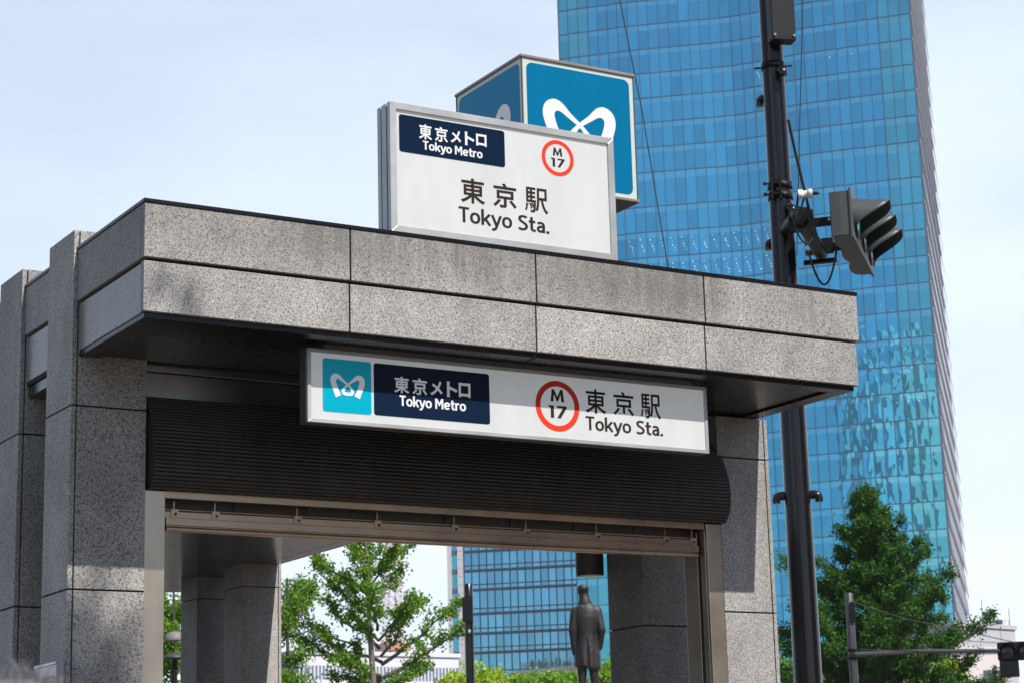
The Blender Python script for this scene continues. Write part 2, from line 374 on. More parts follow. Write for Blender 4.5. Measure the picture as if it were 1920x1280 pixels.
# ------------------------------------------------------------------ lettering and emblem
def glyph_mesh(body, offset):
    c = bpy.data.curves.new('lettering', 'FONT'); c.body = body; c.offset = offset; c.resolution_u = 6
    o = bpy.data.objects.new('lettering', c); col.objects.link(o)
    dg = bpy.context.evaluated_depsgraph_get(); dg.update(); ev = o.evaluated_get(dg); me = ev.to_mesh()
    vs_ = [tuple(v.co) for v in me.vertices]; fs_ = [tuple(p.vertices) for p in me.polygons]
    ev.to_mesh_clear(); bpy.data.objects.remove(o); bpy.data.curves.remove(c); return vs_, fs_
def letters(b, body, x0, x1, z0, z1, Y, offset=.012):
    """fills the box x0..x1, z0..z1 of a sign face (plane Y, read from -Y) with raised glyphs"""
    vs_, fs_ = glyph_mesh(body, offset)
    ax = min(v[0] for v in vs_); bx = max(v[0] for v in vs_); ay = min(v[1] for v in vs_); by = max(v[1] for v in vs_)
    V = [(x0+(v[0]-ax)/(bx-ax)*(x1-x0), Y, z0+(v[1]-ay)/(by-ay)*(z1-z0)) for v in vs_]
    b.add(V, fs_)
def poly_xz(b, pts, Y, d=.0015): b.prism(pts, (0, Y, 0), X_, Z_, -Y_, d)
def rrect(x0, x1, z0, z1, r, n=6):
    o = []
    for (cx, cz, a0) in ((x1-r, z1-r, 0), (x0+r, z1-r, 90), (x0+r, z0+r, 180), (x1-r, z0+r, 270)):
        for i in range(n+1):
            a = R(a0+90*i/n); o.append((cx+r*math.cos(a), cz+r*math.sin(a)))
    return o
def ring(b, cx, cz, ro, ri, Y, n=56, d=.0015):
    V = []
    for k in range(n):
        q = 2*math.pi*k/n
        for r in (ro, ri): V.append((cx+r*math.cos(q), Y-d, cz+r*math.sin(q)))
    F = [(2*k, 2*((k+1) % n), 2*((k+1) % n)+1, 2*k+1) for k in range(n)]
    V2 = [(v[0], Y, v[2]) for v in V]; b.add(V+V2, F + [(2*n+2*k, 2*k, 2*((k+1) % n), 2*n+2*((k+1) % n)) for k in range(n)] + [(2*n+2*k+1, 2*k+1, 2*((k+1) % n)+1, 2*n+2*((k+1) % n)+1) for k in range(n)])
def catmull(P, per=8):
    o = []
    for i in range(len(P)-1):
        p0, p1, p2, p3 = P[max(i-1, 0)], P[i], P[i+1], P[min(i+2, len(P)-1)]
        for k in range(per):
            t = k/per
            o.append(tuple(.5*((2*b_)+(-a+c)*t+(2*a-5*b_+4*c-d)*t*t+(-a+3*b_-3*c+d)*t**3) for a, b_, c, d in zip(p0, p1, p2, p3)))
    o.append(tuple(P[-1])); return o
# the looped M: left half of the centre line as (x, z, half width), unit square centred on 0; mirrored for the other half
HALF = [(-.190, -.199, .061), (-.232, -.105, .055), (-.275, .0, .053), (-.297, .085, .055), (-.285, .140, .057), (-.245, .170, .054), (-.200, .170, .045), (-.157, .148, .034), (-.10, .103, .025), (.0, .032, .018), (.048, -.014, .021), (.086, -.066, .028), (.097, -.108, .031), (.070, -.139, .032), (.0, -.148, .032)]
def emblem_quads():
    L = catmull(HALF, 7); Rr = [(-x, z, w) for (x, z, w) in L]
    res = []
    for S in (L, Rr):
        V = []
        for i, (x, z, w) in enumerate(S):
            a = S[max(i-1, 0)]; c = S[min(i+1, len(S)-1)]; t = Vector((c[0]-a[0], c[1]-a[1])).normalized(); n = Vector((-t.y, t.x))
            V += [(x+n.x*w, z+n.y*w), (x-n.x*w, z-n.y*w)]
        res.append(V)
    return res
def emblem(b, o, ax, az, an, w, h):
    o = Vector(o)
    for k, V in enumerate(emblem_quads()):
        P = [o + ax*(p[0]*w) + az*(p[1]*h) + an*(.0016+.0006*k) for p in V]
        b.add(P, [(2*i, 2*i+1, 2*i+3, 2*i+2) for i in range(len(V)//2-1)])
def m17(b, cx, zm0, zm1, wm, z0, z1, w17, Y):
    # M over 17 in plain geometric strokes
    h = zm1-zm0; t = .2*wm
    M = [(-.5, 0), (-.40, 1), (-.24, 1), (0, .38), (.24, 1), (.40, 1), (.5, 0), (.30, 0), (.245, .62), (.05, .03), (-.05, .03), (-.245, .62), (-.30, 0)]
    poly_xz(b, [(cx+p[0]*wm, zm0+p[1]*h) for p in M], Y)
    h = z1-z0; x = cx-.5*w17
    poly_xz(b, [(x+p[0]*w17, z0+p[1]*h) for p in [(.12, 0), (.29, 0), (.29, 1), (0, 1), (.03, .84), (.12, .84)]], Y)
    poly_xz(b, [(x+p[0]*w17, z0+p[1]*h) for p in [(.47, 0), (.66, 0), (1.0, .86), (1.0, 1), (.48, 1), (.48, .83), (.79, .83)]], Y)

STROKES = {'T': (.60, [[(0, .925), (.56, .925)], [(.28, 0), (.28, .86)]]), 'k': (.555, [[(.075, 0), (.075, 1.02)], [(.13, .28), (.47, .72)], [(.225, .41), (.475, 0)]]),
 'y': (.575, [[(.045, .72), (.275, .04)], [(.505, .72), (.26, -.05), (.21, -.15), (.13, -.205), (.02, -.21)]]), 'M': (.80, [[(.075, 0), (.075, 1)], [(.645, 0), (.645, 1)], [(.10, .97), (.36, .40), (.62, .97)]]),
 't': (.43, [[(.16, .95), (.16, .22), (.185, .12), (.26, .078), (.38, .075)], [(0, .65), (.365, .65)]]), 'r': (.41, [[(.075, 0), (.075, .72)], [(.075, .42), (.12, .56), (.20, .635), (.36, .645)]]), '.': (.2, [[(.08, 0), (.08, .16)]]), ' ': (.27, [])}
def _arc(cx, cy_, rx, ry, a0, a1, n=26): return [(cx+rx*math.copysign(abs(math.cos(R(a0+(a1-a0)*i/n)))**.88, math.cos(R(a0+(a1-a0)*i/n))), cy_+ry*math.copysign(abs(math.sin(R(a0+(a1-a0)*i/n)))**.88, math.sin(R(a0+(a1-a0)*i/n)))) for i in range(n+1)]
STROKES['o'] = (.61, [_arc(.28, .36, .205, .285, 0, 360)]); STROKES['e'] = (.60, [[(.08, .375), (.475, .375)], _arc(.28, .36, .205, .285, 4, 322)])
STROKES['S'] = (.60, [catmull([(.49, .86), (.40, .915), (.27, .925), (.13, .875), (.095, .75), (.16, .62), (.29, .53), (.43, .42), (.48, .28), (.42, .14), (.28, .075), (.14, .085), (.04, .15)], 4)])
STROKES['a'] = (.545, [catmull([(.07, .585), (.16, .635), (.27, .645), (.365, .59), (.40, .46), (.40, .2), (.40, 0)], 4), catmull([(.39, .405), (.25, .395), (.125, .34), (.085, .22), (.13, .11), (.23, .072), (.33, .12), (.39, .22)], 4)])
def latin(b, body, x0, x1, z0, z1, Y, w=.15):
    """sans-serif signage letters drawn as even strokes, fitted into the box"""
    S = []; x = 0
    for ch in body:
        adv, st = STROKES[ch]
        for P in st:
            V = []; ww = w if ch != '.' else .17; closed = math.dist(P[0], P[-1]) < 1e-6
            for i, p in enumerate(P):
                a = P[i-1] if i else (P[-2] if closed else P[0]); c = P[i+1] if i+1 < len(P) else (P[1] if closed else P[-1])
                d0 = Vector((p[0]-a[0], p[1]-a[1])); d1 = Vector((c[0]-p[0], c[1]-p[1]))
                d0 = d0.normalized() if d0.length > 1e-9 else d1.normalized(); d1 = d1.normalized() if d1.length > 1e-9 else d0
                t_ = (d0+d1).normalized(); n_ = Vector((-t_.y, t_.x)); k = ww/2/max(.5, abs(n_.dot(Vector((-d0.y, d0.x)))))
                V += [(x+p[0]+n_.x*k, p[1]+n_.y*k), (x+p[0]-n_.x*k, p[1]-n_.y*k)]
            S.append(V)
        x += adv
    A = [v for V in S for v in V]; ax = min(v[0] for v in A); bx = max(v[0] for v in A); ay = min(v[1] for v in A); by = max(v[1] for v in A)
    for k, V in enumerate(S):
        n = len(V); yy = Y-.0003*(k % 4)
        b.add([(x0+(v[0]-ax)/(bx-ax)*(x1-x0), yy, z0+(v[1]-ay)/(by-ay)*(z1-z0)) for v in V], [(2*i, 2*i+1, 2*i+3, 2*i+2) for i in range(n//2-1)])

# ------------------------------------------------------------------ sign board standing on the roof
Yb = .05
t = thing('rooftop_sign', 'white aluminium-framed station sign board standing on the canopy edge, in front of the blue cube', 'sign board', (1.88, .115, ZT+.006))
x0, x1, z0, z1 = 1.240, 2.514, ZT+.020, 4.980; fw = .034
b = MB()
b.prism([(x0, z0), (x1, z0), (x1-fw, z0+fw), (x0+fw, z0+fw)], (0, Yb+.03, 0), X_, Z_, -Y_, .03)
b.prism([(x1, z0), (x1, z1), (x1-fw, z1-fw), (x1-fw, z0+fw)], (0, Yb+.03, 0), X_, Z_, -Y_, .03)
b.prism([(x1, z1), (x0, z1), (x0+fw, z1-fw), (x1-fw, z1-fw)], (0, Yb+.03, 0), X_, Z_, -Y_, .03)
b.prism([(x0, z1), (x0, z0), (x0+fw, z0+fw), (x0+fw, z1-fw)], (0, Yb+.03, 0), X_, Z_, -Y_, .03)
b.build('front_frame', ALU, t, bevel=.0015)
b = MB(); b.box(x0+.006, x1-.006, Yb+.03, Yb+.041, z0+.008, z1-.008, 1); b.box(x0, x1, Yb+.041, Yb+.088, z0, z1); b.box(x0+.006, x1-.006, Yb+.088, Yb+.098, z0+.008, z1-.008, 1); b.box(x0, x1, Yb+.098, Yb+.132, z0, z1)
b.build('cabinet', [ALU, ALUD], t)
b = MB(); b.box(x0+.2, x0+.3, Yb+.03, Yb+.10, ZT+.006, z0); b.box(x1-.3, x1-.2, Yb+.03, Yb+.10, ZT+.006, z0); b.box(x0+.05, x1-.05, Yb+.045, Yb+.09, ZT+.006, z0); b.build('foot', ALUD, t)
b = MB(); b.box(x0+fw, x1-fw, Yb+.012, Yb+.03, z0+fw, z1-fw); face = b.build('face_panel', WHITE, t)
Yf = Yb+.012
b = MB(); poly_xz(b, rrect(1.294, 1.878, 4.739, 4.926, .014), Yf, .0015); pl = b.build('name_plate', NAVY, t)
b = MB(); letters(b, '東', 1.400, 1.472, 4.818, 4.894, Yf-.003, .02); letters(b, '京', 1.487, 1.558, 4.818, 4.894, Yf-.003, .02)
letters(b, 'メ', 1.573, 1.632, 4.824, 4.888, Yf-.003, .03); letters(b, 'ト', 1.653, 1.706, 4.822, 4.891, Yf-.003, .03); letters(b, 'ロ', 1.716, 1.775, 4.829, 4.890, Yf-.003, .03)
latin(b, 'Tokyo Metro', 1.421, 1.750, 4.753, 4.811, Yf-.003, .17); b.build('lettering', LETW, pl)
b = MB(); ring(b, 2.184, 4.831, .0935, .0735, Yf); b.build('line_ring', RED, t)
b = MB(); m17(b, 2.184, 4.842, 4.884, .055, 4.784, 4.829, .080, Yf); b.build('station_number', LETK, t)
b = MB()
letters(b, '東', 1.624, 1.760, 4.531, 4.657, Yf-.0015, .018); letters(b, '京', 1.805, 1.938, 4.532, 4.657, Yf-.0015, .018); letters(b, '駅', 1.985, 2.119, 4.528, 4.658, Yf-.0015, .012)
latin(b, 'Tokyo Sta.', 1.611, 2.121, 4.409, 4.510, Yf-.0015, .145); b.build('lettering', LETK, t)

# ------------------------------------------------------------------ blue cube sign on the roof
t = thing('cube_sign', 'blue cube light box with a white looped emblem, standing behind the white sign board', 'cube sign', (2.51, .70, ZT-.03))
cx0, cx1, cy0, cy1, cz0, cz1 = 2.164, 2.860, .35, 1.045, 4.782, 5.462
b = MB(); b.box(cx0+.004, cx1-.004, cy0+.004, cy1-.004, cz0, cz1); b.build('light_box', WHITE2, t, bevel=.002)
for (x, y) in ((cx0, cy0), (cx1-.006, cy0), (cx0, cy1-.006), (cx1-.006, cy1-.006)): b = MB(); b.box(x, x+.006, y, y+.006, cz0, cz1); b.build('corner_strip', ALUD, t)
b = MB(); b.box(cx0-.006, cx1+.006, cy0-.006, cy1+.006, cz1, cz1+.016); b.build('top_cap', BRZ, t, bevel=.003)
b = MB(); b.box(cx0-.006, cx1+.006, cy0-.006, cy1+.006, cz0-.016, cz0); b.box(cx0+.1, cx1-.1, cy0+.1, cy1-.1, cz0-.03, cz0-.016); b.build('base_plate', BRZ, t, bevel=.003)
b = MB(); b.lathe([(.14, 0), (.14, .02), (.09, .03), (.09, cz0-.03-(ZT-.03))], (2.512, .70, ZT-.03), 24); b.build('post', ALUD, t)
pcx, pcz = 2.512, 5.122; ph = .318
b = MB(); poly_xz(b, rrect(pcx-ph, pcx+ph, pcz-ph, pcz+ph, .036), cy0+.004, .0015); p1 = b.build('blue_face', BLUE, t)
b = MB(); emblem(b, (2.510, cy0+.0025, 5.120), X_, Z_, -Y_, .636, .636); b.build('emblem', LETW, p1)
b = MB(); b.prism(rrect(-ph, ph, -ph, ph, .036), (cx0+.004, .6975, pcz), -Y_, Z_, -X_, .0015); p2 = b.build('blue_face', BLUE, t)
b = MB(); emblem(b, (cx0+.0025, .6975, 5.120), -Y_, Z_, -X_, .636, .636); b.build('emblem', LETW, p2)

# ------------------------------------------------------------------ light box hanging below the canopy
Yl = .20
t = thing('hanging_sign', 'long white light box sign with a cyan emblem tile, hung under the canopy soffit', 'light box sign', (2.0, .25, 3.77))
x0, x1, z0, z1 = .874, 3.131, 3.428, 3.774; fw = .018
b = MB()
for P in ([(x0, z0), (x1, z0), (x1-fw, z0+fw), (x0+fw, z0+fw)], [(x1, z0), (x1, z1), (x1-fw, z1-fw), (x1-fw, z0+fw)], [(x1, z1), (x0, z1), (x0+fw, z1-fw), (x1-fw, z1-fw)], [(x0, z1), (x0, z0), (x0+fw, z0+fw), (x0+fw, z1-fw)]):
    b.prism(P, (0, Yl+.022, 0), X_, Z_, -Y_, .022)
b.build('front_frame', ALU, t, bevel=.001)
b = MB(); b.box(x0+.004, x1-.004, Yl+.022, Yl+.030, z0+.006, z1-.006); b.box(x0, x1, Yl+.030, Yl+.056, z0, z1); b.box(x0+.004, x1-.004, Yl+.056, Yl+.062, z0+.006, z1-.006); b.box(x0, x1, Yl+.062, Yl+.085, z0, z1)
b.build('cabinet', metal('sign_dark_side', (.17, .165, .16), .4, .6), t)
b = MB(); b.box(.967, 3.052, Yl+.018, Yl+.10, z1, 3.8035); b.build('hanging_bracket', metal('bracket_grey', (.22, .22, .21), .5, .3), t, bevel=.002)
b = MB(); b.box(x0+fw, x1-fw, Yl+.007, Yl+.022, z0+fw, z1-fw); b.build('face_panel', WHITE, t)
Yf = Yl+.007
b = MB(); poly_xz(b, rrect(.953, 1.204, 3.483, 3.734, .014), Yf); p1 = b.build('emblem_tile', CYAN, t)
b = MB(); emblem(b, (1.0805, Yf-.0015, 3.609), X_, Z_, -Y_, .251, .251); b.build('emblem', LETW, p1)
b = MB(); poly_xz(b, rrect(1.217, 1.842, 3.485, 3.733, .014), Yf); p2 = b.build('name_plate', NAVY, t)
b = MB(); letters(b, '東', 1.323, 1.404, 3.600, 3.679, Yf-.003, .02); letters(b, '京', 1.420, 1.500, 3.599, 3.680, Yf-.003, .02)
letters(b, 'メ', 1.516, 1.583, 3.604, 3.674, Yf-.003, .03); letters(b, 'ト', 1.606, 1.664, 3.602, 3.678, Yf-.003, .03); letters(b, 'ロ', 1.671, 1.736, 3.607, 3.677, Yf-.003, .03)
latin(b, 'Tokyo Metro', 1.351, 1.709, 3.525, 3.590, Yf-.003, .17); b.build('lettering', LETW, p2)
b = MB(); ring(b, 2.228, 3.606, .1265, .0985, Yf); b.build('line_ring', RED, t)
b = MB(); m17(b, 2.228, 3.628, 3.690, .078, 3.546, 3.608, .105, Yf); b.build('station_number', LETK, t)
b = MB()
letters(b, '東', 2.391, 2.514, 3.586, 3.709, Yf-.0015, .016); letters(b, '京', 2.556, 2.680, 3.586, 3.709, Yf-.0015, .016); letters(b, '駅', 2.720, 2.845, 3.584, 3.711, Yf-.0015, .012)
latin(b, 'Tokyo Sta.', 2.389, 2.851, 3.480, 3.571, Yf-.0015, .145); b.build('lettering', LETK, t)

# ------------------------------------------------------------------ lamp inside, notice board at the left
t = thing('cylinder_lamp', 'dark cylindrical downlight fixed to the inner side of the right-hand pier', 'lamp', (3.64, 2.05, 3.03))
c = Vector((3.58, 2.06, 0)); b = MB(); b.lathe([(.078, 3.030), (.083, 3.036), (.083, 3.42)], c, 28); b.build('housing', mat('lamp_grey', (.055, .05, .048), .45), t)
b = MB(); b.lathe([(.001, 3.0285), (.066, 3.0285), (.068, 3.0298)], c, 28); b.build('lens', mat('lamp_glass', (.45, .45, .44), .2), t)
b = MB(); b.box(3.655, 3.700, 1.86, 2.06, 3.18, 3.40); b.box(3.640, 3.682, 1.985, 2.03, 3.24, 3.36); b.build('wall_bracket', SIGD, t, bevel=.004)

t = thing('notice_board', 'small white notice board with a red ring on a grey post, against the left pier', 'notice board', (-.095, .66, 0))
b = MB(); b.lathe([(.019, 0), (.019, 2.36), (.015, 2.366)], (-.10, .694, 0), 20); b.build('post', metal('post_grey', (.30, .29, .30), .35, .7), t)
b = MB(); b.box(-.115, -.085, .715, 1.008, 1.55, 2.352); b.build('board', NOTW, t)
b = MB(); b.box(-.119, -.081, .712, 1.012, 2.3535, 2.364); b.build('top_rail', metal('rail_grey', (.5, .52, .56), .3, .7), t)
def poly_yz(b, pts, X, d=.0015): b.prism(pts, (X, 0, 0), -Y_, Z_, -X_, d)
b = MB(); poly_yz(b, [(-p[0], p[1]) for p in rrect(.732, .912, 1.95, 2.306, .012)], -.115); b.build('brown_plate', NOTB, t)
b = MB(); V = []
for k in range(40):
    q = 2*math.pi*k/40
    for r in (.033, .026): V.append((-.1166, .958+r*math.cos(q), 2.286+r*math.sin(q)))
b.add(V, [(2*k, 2*((k+1) % 40), 2*((k+1) % 40)+1, 2*k+1) for k in range(40)]); b.build('ring', mat('ring_red', (.5, .08, .05), .4), t)
b = MB()
def letters_side(b, body, y0, y1, z0, z1, X, offset):
    vs_, fs_ = glyph_mesh(body, offset); ax = min(v[0] for v in vs_); bx = max(v[0] for v in vs_); ay = min(v[1] for v in vs_); by = max(v[1] for v in vs_)
    b.add([(X, y1-(v[0]-ax)/(bx-ax)*(y1-y0), z0+(v[1]-ay)/(by-ay)*(z1-z0)) for v in vs_], fs_)
letters_side(b, 'M10', .738, .835, 2.228, 2.290, -.1175, .02); b.build('lettering', NOTY, t)
b = MB(); letters_side(b, 'M', .944, .972, 2.289, 2.307, -.1166, .02); letters_side(b, '17', .944, .972, 2.266, 2.284, -.1166, .02); b.build('lettering', mat('ring_letters', (.16, .1, .1), .4), t)

# ------------------------------------------------------------------ big dark pole at the right with its signal head
PB = Vector((7.339, 4.784, 0))
t = thing('signal_pole', 'tall dark tapered street pole rising behind the right end of the canopy', 'pole', PB)
def prad(z): return .1235 - .0040*z
b = MB(); b.lathe([(.20, 0), (.20, .03), (prad(0), .04)] + [(prad(z), z) for z in (1, 2, 3, 4, 5, 6, 7, 8, 9, 10)] + [(.03, 10.04)], PB, 32); b.build('shaft', POLEM, t)
fr = Vector((CAM.x-PB.x, CAM.y-PB.y, 0)).normalized(); rt = Vector((-fr.y, fr.x, 0))      # towards the viewer's side, and to its right
def band(z, h, name='clamp_band'):
    b = MB(); r = prad(z)+.007; b.lathe([(r-.006, z-h/2), (r, z-h/2), (r, z+h/2), (r-.006, z+h/2)], PB, 32)
    c = PB + Z_*z + fr*(r+.006)
    b.obox(c-rt*.062, rt, fr, Z_, .007, .022, h*.75); b.obox(c+rt*.005, rt, fr, Z_, .007, .022, h*.75)
    b.tube([c-rt*.13+fr*.006, c+rt*.03+fr*.006], .008, 8); b.tube([c-rt*.135+fr*.006, c-rt*.112+fr*.006], .014, 6)
    b.build(name, BLACKM, t)
band(6.695, .062); band(6.605, .062)
b = MB(); r = prad(7.745)+.006; b.lathe([(r-.006, 7.715), (r, 7.715), (r, 7.775), (r-.006, 7.775)], PB, 32)
c = PB+Z_*7.745; b.tube([c-rt*(r+.06), c-rt*r*.9], .008, 8); b.tube([c+rt*r*.9, c+rt*(r+.06)], .008, 8)
for k in (-.045, .0, .045): b.obox(c+fr*(r+.002)+rt*k, rt, fr, Z_, .012, .004, .008)
b.build('clamp_band', BLACKM, t)
bf = (fr*.93 + rt*.36).normalized(); bs = Vector((-bf.y, bf.x, 0))
b = MB(); b.obox(PB+Z_*8.16+bf*.155+rt*.03, bs, bf, Z_, .105, .062, .255); bx_ = b.build('junction_box', BLACKM, t, bevel=.008)
b = MB()
for i in (-1, 1):
    for j in (-1, 1): c = PB+Z_*(8.16+.215*j)+bf*.217+rt*.03+bs*.085*i; b.tube([c, c+bf*.012], .012, 8)
b.build('box_screw', mat('screw_steel', (.2, .19, .18), .4, .6), bx_)
def knob(z, ang):
    d = (fr*math.cos(ang)+rt*math.sin(ang)); r = prad(z); c = PB+Z_*z
    b = MB(); b.tube([c+d*(r-.01), c+d*(r+.035), c+d*(r+.058)-Z_*.012, c+d*(r+.064)-Z_*.035, c+d*(r+.064)-Z_*.060], [.036, .036, .036, .034, .033], 14)
    b.build('cable_elbow', POLEM, t)
knob(7.68, .55); knob(6.48, .62); knob(4.12, -1.52); knob(4.12, 1.52); knob(7.50, -2.2); knob(6.25, -2.3)

# signal head
ra = Vector((math.cos(R(43)), math.sin(R(43)), 0)); fa = Vector((ra.y, -ra.x, 0))      # along the row of lamps; the way they face
L0 = at(1595, 412, 16.9); SP = .445
t = thing('traffic_light', 'grey traffic light with three hooded lamps seen from its end on the tall pole', 'traffic light', L0-Z_*.185)
hb = L0 - Z_*.185; pl_ = []
for k in range(3):
    for i in range(9):
        a = math.pi*i/8
        pl_.append((SP*k - .20*math.cos(a) if True else 0, -.055-.085*math.sin(a)**.8))
poly = [(-.215, .02), (-.215, -.055), (-.205, -.13)] + [(-.195+.02*0, -.14)] + [(SP*k + .20*math.sin(a_), -.085-.055*math.cos(a_)) for k in range(3) for a_ in [R(-70+20*i) for i in range(8)]] + [(SP*2+.215, -.055), (SP*2+.215, .02)]
b = MB(); b.prism(poly, hb, ra, fa, Z_, .37); hs = b.build('housing', SIGG, t, bevel=.006)
b = MB(); b.obox(L0+ra*SP+fa*.03, ra, fa, Z_, SP+.228, .011, .205); b.build('front_rim', SIGG, t, bevel=.004)
for k in range(3):
    c = L0 + ra*SP*k + fa*.041
    b = MB(); n = 28; ri = .165; V = []; F = []
    rows = 7
    for i in range(n+1):
        a = R(-52+284*i/n)
        # long on top, cut away in a swoop towards the open underside
        up = max(0, min(1, (math.sin(a)+.50)/1.36)); ln = .022+.255*(up*up*(3-2*up))
        for (rr, j0) in ((ri, 0), (ri-.006, 1)):
            for j in range(rows):
                s_ = j/(rows-1); V.append(c + ra*(rr*math.cos(a)*(1-.03*s_)) + Z_*(rr*math.sin(a)*(1-.03*s_)-.030*s_) + fa*(ln*s_))
    st_ = 2*rows
    for i in range(n):
        for j in range(rows-1):
            F.append((i*st_+j, (i+1)*st_+j, (i+1)*st_+j+1, i*st_+j+1)); F.append((i*st_+rows+j, i*st_+rows+j+1, (i+1)*st_+rows+j+1, (i+1)*st_+rows+j))
        F.append((i*st_+rows-1, (i+1)*st_+rows-1, (i+1)*st_+2*rows-1, i*st_+2*rows-1))
    b.add(V, F, 0, True); me = b
    for fi in range(len(b.f)):
        kk = fi % (2*(rows-1)+1)
        if kk < 2*(rows-1) and kk % 2 == 1: b.mi[fi] = 1
    b.build('visor', [SIGG, SIGD], t)
    b = MB(); b.lathe([(.001, .030), (.08, .024), (.14, .006), (.15, 0)], c, 28, ax=fa)
    b.build('lens', [GLENS, DLENS, DLENS][k], t)
    b = MB(); b.lathe([(.158, 0), (.158, .016), (.148, .018)], c-fa*.0005, 28, ax=fa); b.build('lens_ring', SIGD, t)
for k, (s0) in enumerate((-.05, SP*2-.15)):
    c = L0 + ra*s0 - fa*.13; b = MB()
    b.obox(c-fa*.10-Z_*.01, ra, fa, Z_, .012, .13, .036); b.tube([c-fa*.03+ra*.012, c-fa*.03+ra*.03], .012, 8, 1); b.tube([c-fa*.03-ra*.03, c-fa*.03-ra*.012], .014, 8, 1); b.tube([c+fa*.02-ra*.03, c+fa*.02-ra*.012], .014, 8, 1)
    b.build('bracket', [BLACKM, mat('bracket_bolt', (.42, .36, .25), .35, .7)], t)
# arm of the pole: a pipe parallel to the lamps, clamped to the shaft
pole_e = bpy.data.objects['signal_pole']
a0 = L0 + ra*(-.32) - fa*.37 - Z_*.02; a1 = L0 + ra*(SP*2+.0) - fa*.37 - Z_*.02
a0 = Vector((a0.x, a0.y, a0.z)); b = MB(); b.tube([a0, a1], .058, 16)
b.obox((a0+a1)/2-ra*.35+Z_*.085, ra, fa, Z_, .10, .05, .03); b.obox(a0+ra*.12+Z_*.0, ra, fa, Z_, .02, .10, .075); b.obox(a1-ra*.07, ra, fa, Z_, .02, .12, .02)
b.obox(a1-ra*.07+Z_*.09, ra, fa, Z_, .02, .12, .02); b.obox(a1-ra*.07-Z_*.085, ra, fa, Z_, .022, .14, .018)
pc = PB+Z_*(a0.z+.05); b.tube([pc+(a0-pc).normalized()*.09, a0+Z_*.03], .05, 12); b.obox(pc+rt*.125+Z_*.10, rt, fr, Z_, .03, .05, .10)
b.build('signal_arm', BLACKM, pole_e)
b = MB(); ic = at(1510, 364, 16.55); b.tube([ic-rt*.055, ic-rt*.02, ic-rt*.019, ic+rt*.019, ic+rt*.02, ic+rt*.055], [.038, .038, .03, .03, .038, .038], 16); b.tube([ic+rt*.055, ic+rt*.085, ic+rt*.11], [.014, .016, .008], 8, 1); b.tube([ic-rt*.055, PB+Z_*(ic.z-.05)+rt*.1], .010, 6, 1)
b.build('insulator', [PORC, BLACKM], pole_e)
def hang(p, q, sag, n=14):
    return [p.lerp(q, i/n) - Z_*sag*4*(i/n)*(1-i/n) for i in range(n+1)]
b = MB()
b.tube(hang(at(1484, 405, 16.4), at(1523, 446, 16.7), .12), .007, 6); b.tube(hang(at(1523, 446, 16.7), ic, .0), .006, 6)
b.tube(hang(at(1515, 470, 17.2), at(1569, 465, 17.2), .30), .009, 8); b.tube([ic, at(1500, 398, 16.6), at(1491, 412, 16.6)], .008, 6)
b.tube([ic, at(1519, 398, 16.7), at(1531, 440, 17.0), at(1538, 458, 17.2)], .009, 6)
b.build('cable', RUB, pole_e)
b = MB(); b.tube([at(1478, 225, 16.45), at(1492, 290, 16.5), ic], .012, 8); b.build('feed_cable', RUB, pole_e)
w = MB(); w.tube([at(1150, -60, 40), at(1205, 215, 40), at(1262, 560, 40), at(1300, 760, 40)], .011, 5); tag(w.build('overhead_wire', RUB), 'thin dark wire slanting down in front of the glass tower beside the cube sign', 'wire')
w = MB(); w.tube([at(1506, -40, 30), at(1503, 90, 30), at(1496, 380, 30), at(1494, 480, 30)], .007, 5); tag(w.build('overhead_wire', RUB), 'thin wire hanging just right of the tall dark pole', 'wire')
#PART2
# ------------------------------------------------------------------ glass towers
def glass(name, tint, tint2, rough=.03, me=.9, wob=.010, wobs=.35, head=.22, pane=.15):
    """coated curtain-wall glass: u counts the panes, v counts the storeys; every pane is slightly bowed"""
    m = mat(name, tint, rough, me); q = NT(m); uv = q.n('ShaderNodeUVMap').outputs[0]
    sx = q.n('ShaderNodeSeparateXYZ'); q.l(uv, sx.inputs[0]); u, v = sx.outputs['X'], sx.outputs['Y']
    fu, fv = q.math('FRACT', u), q.math('FRACT', v); iu, iv = q.math('FLOOR', u), q.math('FLOOR', v)
    cb = q.n('ShaderNodeCombineXYZ'); q.l(iu, cb.inputs[0]); q.l(iv, cb.inputs[1])
    wn_ = q.n('ShaderNodeTexWhiteNoise', noise_dimensions='2D'); q.l(cb.outputs[0], wn_.inputs['Vector'])
    c = q.mixc(wn_.outputs['Value'], tuple(a*(1-pane) for a in tint), tuple(min(1, a*(1+pane)) for a in tint))
    hd = q.ramp(fv, [(1-head-.03, (0, 0, 0)), (1-head+.01, (1, 1, 1))]); c = q.mixc(hd, c, tint2)
    q.l(c, q.b.inputs['Base Color'])
    bu = q.math('MULTIPLY', q.math('MULTIPLY', fu, q.math('SUBTRACT', 1, fu)), q.math('MULTIPLY', fv, q.math('SUBTRACT', 1, fv)))
    cv = q.n('ShaderNodeCombineXYZ'); q.l(q.math('MULTIPLY', u, 1.0), cv.inputs[0]); q.l(q.math('MULTIPLY', v, 1.7), cv.inputs[1]); q.l(q.math('MULTIPLY', wn_.outputs['Value'], 40), cv.inputs[2])
    nn = q.noise(cv.outputs[0], 1.15, 1, .35)
    sc_ = q.n('ShaderNodeSeparateColor'); q.l(wn_.outputs['Color'], sc_.inputs[0])      # each pane set a hair out of true
    tl = q.math('ADD', q.math('MULTIPLY', q.math('SUBTRACT', sc_.outputs[0], .5), fu), q.math('MULTIPLY', q.math('SUBTRACT', sc_.outputs[1], .5), fv))
    h = q.math('ADD', q.math('ADD', q.math('MULTIPLY', bu, wobs*4), q.math('MULTIPLY', nn, wobs)), q.math('MULTIPLY', tl, .22)); q.bump(h, 1.0, wob)
    return m
